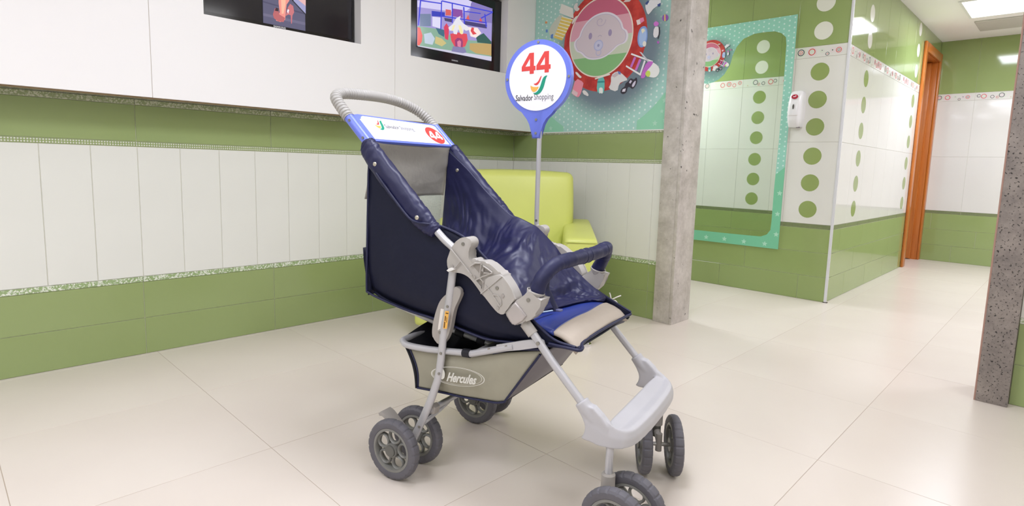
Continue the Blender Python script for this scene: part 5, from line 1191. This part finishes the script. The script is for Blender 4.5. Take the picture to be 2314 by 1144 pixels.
text('lettering', 'Hercules', 0.034, mh, M_BPR, ST, extr=0.0006, offset=0.0009, shear=0.6, width=0.100)
mo = frame(Vector((HC[4][0], -0.2055, HC[4][1])), ex_, ey_)
bm = bmesh.new(); ring2(bm, (0.004, 0), 0.086, 0.0885, mo, 48, 0.0006, 0, 0, 0.29); ring2(bm, (0.002, 0.001), 0.081, 0.0822, mo, 48, 0.0006, 0, 0, 0.28); link('print_oval', bm, M_BPR, ST)
bm = bmesh.new(); flat(bm, chaikin([(-0.012,0.004),(-0.006,0.016),(0.004,0.018),(0.010,0.008),(0.008,-0.006),(0.0,-0.014),(-0.010,-0.010),(-0.004,-0.002)], 2), mo @ Matrix.Translation((-0.046, 0.0, 0)), 0.0006); link('print_emblem', bm, M_BPR, ST)
# --- wheels
WR_, WW_ = 0.086, 0.030
def wheel_meshes():
    out = {}
    # tyre: axis = local y
    bm = bmesh.new(); prof = [(-0.0105, 0.0605), (-0.0135, 0.064), (-0.0150, 0.071), (-0.0142, 0.078), (-0.0105, 0.0835), (-0.004, 0.0858), (0.004, 0.0858), (0.0105, 0.0835), (0.0142, 0.078), (0.0150, 0.071), (0.0135, 0.064), (0.0105, 0.0605)]
    n = 132; rg = []
    for k in range(n):
        a = 2*PI*k/n; cut = (k % 6 == 0); rr = []
        for (y, r) in prof:
            if cut and r > 0.074: r = r - 0.0020
            rr.append(bm.verts.new((r * math.cos(a), y, r * math.sin(a))))
        rg.append(rr)
    for k in range(n):
        a, b = rg[k], rg[(k+1) % n]
        for j in range(len(prof)): bm.faces.new((a[j], a[(j+1) % len(prof)], b[(j+1) % len(prof)], b[j]))
    bmesh.ops.recalc_face_normals(bm, faces=bm.faces); me = D.meshes.new('tyre'); bm.to_mesh(me); bm.free(); me.materials.append(M_TYR)
    for f in me.polygons: f.use_smooth = True
    me.set_sharp_from_angle(angle=math.radians(24)); out['tyre'] = me
    # rim: ring, five looped petals, hub barrel
    bm = bmesh.new(); prof = [(-0.0125, 0.0622), (0.0125, 0.0622), (0.0130, 0.0560), (0.0105, 0.0545), (-0.0105, 0.0545), (-0.0130, 0.0560)]; n = 64; rg = []
    for k in range(n):
        a = 2*PI*k/n; rg.append([bm.verts.new((r * math.cos(a), y, r * math.sin(a))) for y, r in prof])
    for k in range(n):
        a, b = rg[k], rg[(k+1) % n]
        for j in range(6): bm.faces.new((a[j], a[(j+1) % 6], b[(j+1) % 6], b[j]))
    for p in range(5):
        a0 = 2*PI*p/5 + 0.35; pts = []
        for k in range(19):
            t = k / 18; th = -PI + 2*PI*t
            r = 0.0375 + 0.0178 * math.cos(th); w2 = 0.0215 * math.sin(th) * (0.62 + 0.38 * (r / 0.055))
            c, s_ = math.cos(a0), math.sin(a0); pts.append((r * c - w2 * s_, 0.0, r * s_ + w2 * c))
        sweep(bm, pts[:-1], 1.0, 8, sx=0.0066, sy=0.0036, closed=True, up=(0, 1, 0))
    sweep(bm, [(0, -0.013, 0), (0, 0.013, 0)], 0.0195, 24)
    bmesh.ops.recalc_face_normals(bm, faces=bm.faces); me = D.meshes.new('rim'); bm.to_mesh(me); bm.free(); me.materials.append(M_RIM)
    for f in me.polygons: f.use_smooth = True
    me.set_sharp_from_angle(angle=math.radians(40)); out['rim'] = me
    bm = bmesh.new(); disc(bm, (0, -0.013, 0), 0.0165, (0, -1, 0), 28, 0.0045); bmesh.ops.bevel(bm, geom=list(bm.edges), offset=0.001, segments=2, affect='EDGES')
    bmesh.ops.recalc_face_normals(bm, faces=bm.faces); me = D.meshes.new('hub_cap'); bm.to_mesh(me); bm.free(); me.materials.append(M_HUB); out['hub_cap'] = me
    return out
WM_ = wheel_meshes()
wt = math.radians(-76)
def wloc(x, y, z=0.0):
    dx_, dy_ = x - 1.126, y - 1.360
    return (dx_ * math.cos(-wt) - dy_ * math.sin(-wt), dx_ * math.sin(-wt) + dy_ * math.cos(-wt), z)
def wheel(x, y, heading, outer, spin):
    """heading: world direction of rolling; outer = -1 when the hub cap faces the near side"""
    l = wloc(x, y, WR_)
    w_ = D.objects.new('wheel', WM_['rim']); COL.objects.link(w_); w_.parent = ST; w_.location = l
    a = math.radians(heading) - wt
    w_.rotation_euler = (0, spin, a + (0 if outer < 0 else PI)); w_.rotation_mode = 'XYZ'
    for k in ('tyre', 'hub_cap'):
        o = D.objects.new(k, WM_[k]); COL.objects.link(o); o.parent = w_
def pairw(cx_, cy_, heading, sep, spin):
    a = math.radians(heading); ax = Vector((-math.sin(a), math.cos(a)))
    wheel(cx_ - ax.x * sep / 2, cy_ - ax.y * sep / 2, heading, -1, spin); wheel(cx_ + ax.x * sep / 2, cy_ + ax.y * sep / 2, heading, 1, spin + 0.5)
    l0 = Vector(wloc(cx_ - ax.x * sep / 2, cy_ - ax.y * sep / 2, WR_)); l1 = Vector(wloc(cx_ + ax.x * sep / 2, cy_ + ax.y * sep / 2, WR_))
    bm = bmesh.new(); sweep(bm, [l0, l1], 0.0055, 14); link('axle', bm, mat('axle_steel', (160,158,154), 0.35, metal=0.6), ST, auto=50)
    return (l0 + l1) / 2
cRL = pairw(0.925, 1.3035, -75, 0.107, 0.2); cRR = pairw(1.328, 1.414, -76, 0.105, 0.9)
cFL = pairw(1.0813, 0.6703, -82.5, 0.086, 0.5); cFR = pairw(1.4565, 0.7985, 40, 0.086, 0.1)
for c, s in ((cRL, -1), (cRR, 1)):
    tube('leg_foot', [(c.x + 0.012, 0.205 * s, 0.10), (c.x, c.y, 0.086)], 0.011, M_LGP2, ST, 12, 1)
    # brake lever
    pts = [(c.x + 0.012, 0.098), (c.x - 0.030, 0.132), (c.x - 0.062, 0.158), (c.x - 0.078, 0.164), (c.x - 0.088, 0.156), (c.x - 0.084, 0.149), (c.x - 0.074, 0.152), (c.x - 0.060, 0.146), (c.x - 0.030, 0.120), (c.x + 0.006, 0.088)]
    h = uzprism('brake_lever', pts, c.y - 0.020, c.y + 0.020, M_LGP2, ST, 0.0012, 2)
tube('rear_crossbar', [(0.083, -0.198, 0.196), (0.083, 0.198, 0.196)], 0.0085, M_TUB, ST, 14, 1)
tube('rear_crossbar', [(0.060, -0.198, 0.150), (0.075, -0.15, 0.172), (0.083, -0.11, 0.190)], 0.0055, M_TUB, ST, 10, 4)
uzprism('crossbar_bracket', [(0.068, 0.180), (0.096, 0.184), (0.100, 0.204), (0.088, 0.212), (0.070, 0.205)], -0.196, -0.172, M_LGP2, ST, 0.004, 2)
uzprism('crossbar_bracket', [(0.068, 0.180), (0.096, 0.184), (0.100, 0.204), (0.088, 0.212), (0.070, 0.205)], 0.196, 0.172, M_LGP2, ST, 0.004, 2)
# --- front legs and casters
for c, s, pv in ((cFL, -1, (0.612, -0.196)), (cFR, 1, (0.610, 0.206))):
    top = Vector((0.600, 0.196 * s, 0.285)); P_ = Vector((pv[0], pv[1], 0.14))
    bm = bmesh.new(); sweep(bm, smooth_path([top, Vector((0.612, 0.197 * s, 0.24)), Vector((pv[0], pv[1], 0.20)), P_], 5), 1.0, 16, sx=0.0105, sy=0.0088, up=(0, 1, 0)); link('front_leg', bm, M_TUB, ST, auto=50)
    bm = bmesh.new(); sweep(bm, [(pv[0], pv[1], 0.172), (pv[0], pv[1], 0.168), (pv[0], pv[1], 0.135)], [0.012, 0.0165, 0.0165], 20); h = link('caster_housing', bm, M_LGP2, ST, auto=40)
    bm = bmesh.new(); sweep(bm, [(pv[0], pv[1], 0.135), (pv[0], pv[1], 0.100)], 0.0125, 18); link('caster_stem', bm, M_HUB, h, auto=40)
    bm = bmesh.new(); sweep(bm, [(pv[0], pv[1], 0.122), ((pv[0] + c.x) / 2, (pv[1] + c.y) / 2, 0.112), (c.x, c.y, 0.098)], 0.010, 12); link('caster_arm', bm, M_LGP2, h, auto=40)
    bm = bmesh.new(); sweep(bm, [(c.x, c.y, 0.118), (c.x, c.y, 0.066)], 0.0092, 16); link('axle_block', bm, M_LGP2, h, auto=40)
# --- footrest tray
STN = [(0.560, 0.209, 0.318, 0.244, 0.0), (0.585, 0.210, 0.311, 0.239, 0.15), (0.608, 0.209, 0.298, 0.238, 0.4), (0.630, 0.204, 0.288, 0.239, 0.65), (0.648, 0.190, 0.282, 0.240, 0.9), (0.660, 0.160, 0.279, 0.240, 1.0), (0.666, 0.10, 0.279, 0.240, 1.0), (0.668, 0.03, 0.279, 0.240, 1.0)]
allst = [(u, -v, zt_, zb_, k) for u, v, zt_, zb_, k in STN] + [(u, v, zt_, zb_, k) for u, v, zt_, zb_, k in reversed(STN)]
secs = []
for idx, (u, v, zt_, zb_, k) in enumerate(allst):
    sgn = 1 if v > 0 else -1; av = abs(v)
    # inward point of the shelf: at the arms just inside the arm, on the front bar the back edge
    iv = 0.189 * sgn if k < 0.99 else v * 0.94
    iu = u if k < 0.25 else (u * (1 - k) + 0.596 * k)
    if k >= 0.99: iu = 0.596
    out_n = Vector((0 if k < 0.5 else 0.7 if k < 0.95 else 1, sgn * (1 if k < 0.5 else 0.7 if k < 0.95 else 0), 0)).normalized()
    O_ = Vector((u, v, 0)); I_ = Vector((iu, iv, 0)); mid_ = O_.lerp(I_, 0.45)
    zi = zt_ + 0.006 * k
    pr = [O_ + out_n * 0.004 + Vector((0, 0, zb_)), O_ + out_n * 0.004 + Vector((0, 0, (zb_ * 0.5 + zt_ * 0.5))), O_ - out_n * 0.002 + Vector((0, 0, zt_ - 0.004)), O_.lerp(I_, 0.18) + Vector((0, 0, zt_ + 0.001)),
          mid_ + Vector((0, 0, zt_ - 0.003 * k)), O_.lerp(I_, 0.9) + Vector((0, 0, zi)), I_ + Vector((0, 0, zi - 0.004)),
          I_ + Vector((0, 0, max(zb_, zi - 0.022))), O_.lerp(I_, 0.9) + Vector((0, 0, max(zb_ + 0.001, zi - 0.018))) - out_n * 0.0, mid_ + Vector((0, 0, zt_ - 0.010)), O_ - out_n * 0.006 + Vector((0, 0, zt_ - 0.016)) , O_ - out_n * 0.002 + Vector((0, 0, zb_))]
    secs.append(pr)
cols = [smooth_path([sc_[k] for sc_ in secs], 5) for k in range(12)]
bm = bmesh.new(); rings = [[bm.verts.new(cols[k][i]) for k in range(12)] for i in range(len(cols[0]))]
for a, b in zip(rings[:-1], rings[1:]):
    n = len(a)
    for k in range(n): bm.faces.new((a[k], a[(k+1) % n], b[(k+1) % n], b[k]))
bm.faces.new(rings[0]); bm.faces.new(list(reversed(rings[-1])))
ARM = [(0.5255,0.3229),(0.5341,0.3107),(0.5438,0.2967),(0.5513,0.2821),(0.5535,0.2706),(0.5513,0.2579),(0.544,0.2448),(0.5532,0.2418),(0.5779,0.242),(0.6032,0.2436),(0.6109,0.2652),(0.6096,0.2897),(0.5934,0.3092),(0.5728,0.3257),(0.5514,0.3292)]
for s in (-1, 1):
    prism(bm, [(u, 0.2125 * s, z) for u, z in ARM], (0, -0.025 * s, 0))
    sweep(bm, [(0.5375, 0.2 * s, 0.3305), (0.552, 0.2 * s, 0.314), (0.575, 0.2 * s, 0.290)], [0.0178, 0.0170, 0.0130], 20)
o = link('footrest', bm, M_TRAY, ST, smooth=True)
md = o.modifiers.new('r', 'REMESH'); md.mode = 'VOXEL'; md.voxel_size = 0.0022; md.use_smooth_shade = True
md = o.modifiers.new('sm', 'SMOOTH'); md.factor = 0.6; md.iterations = 9
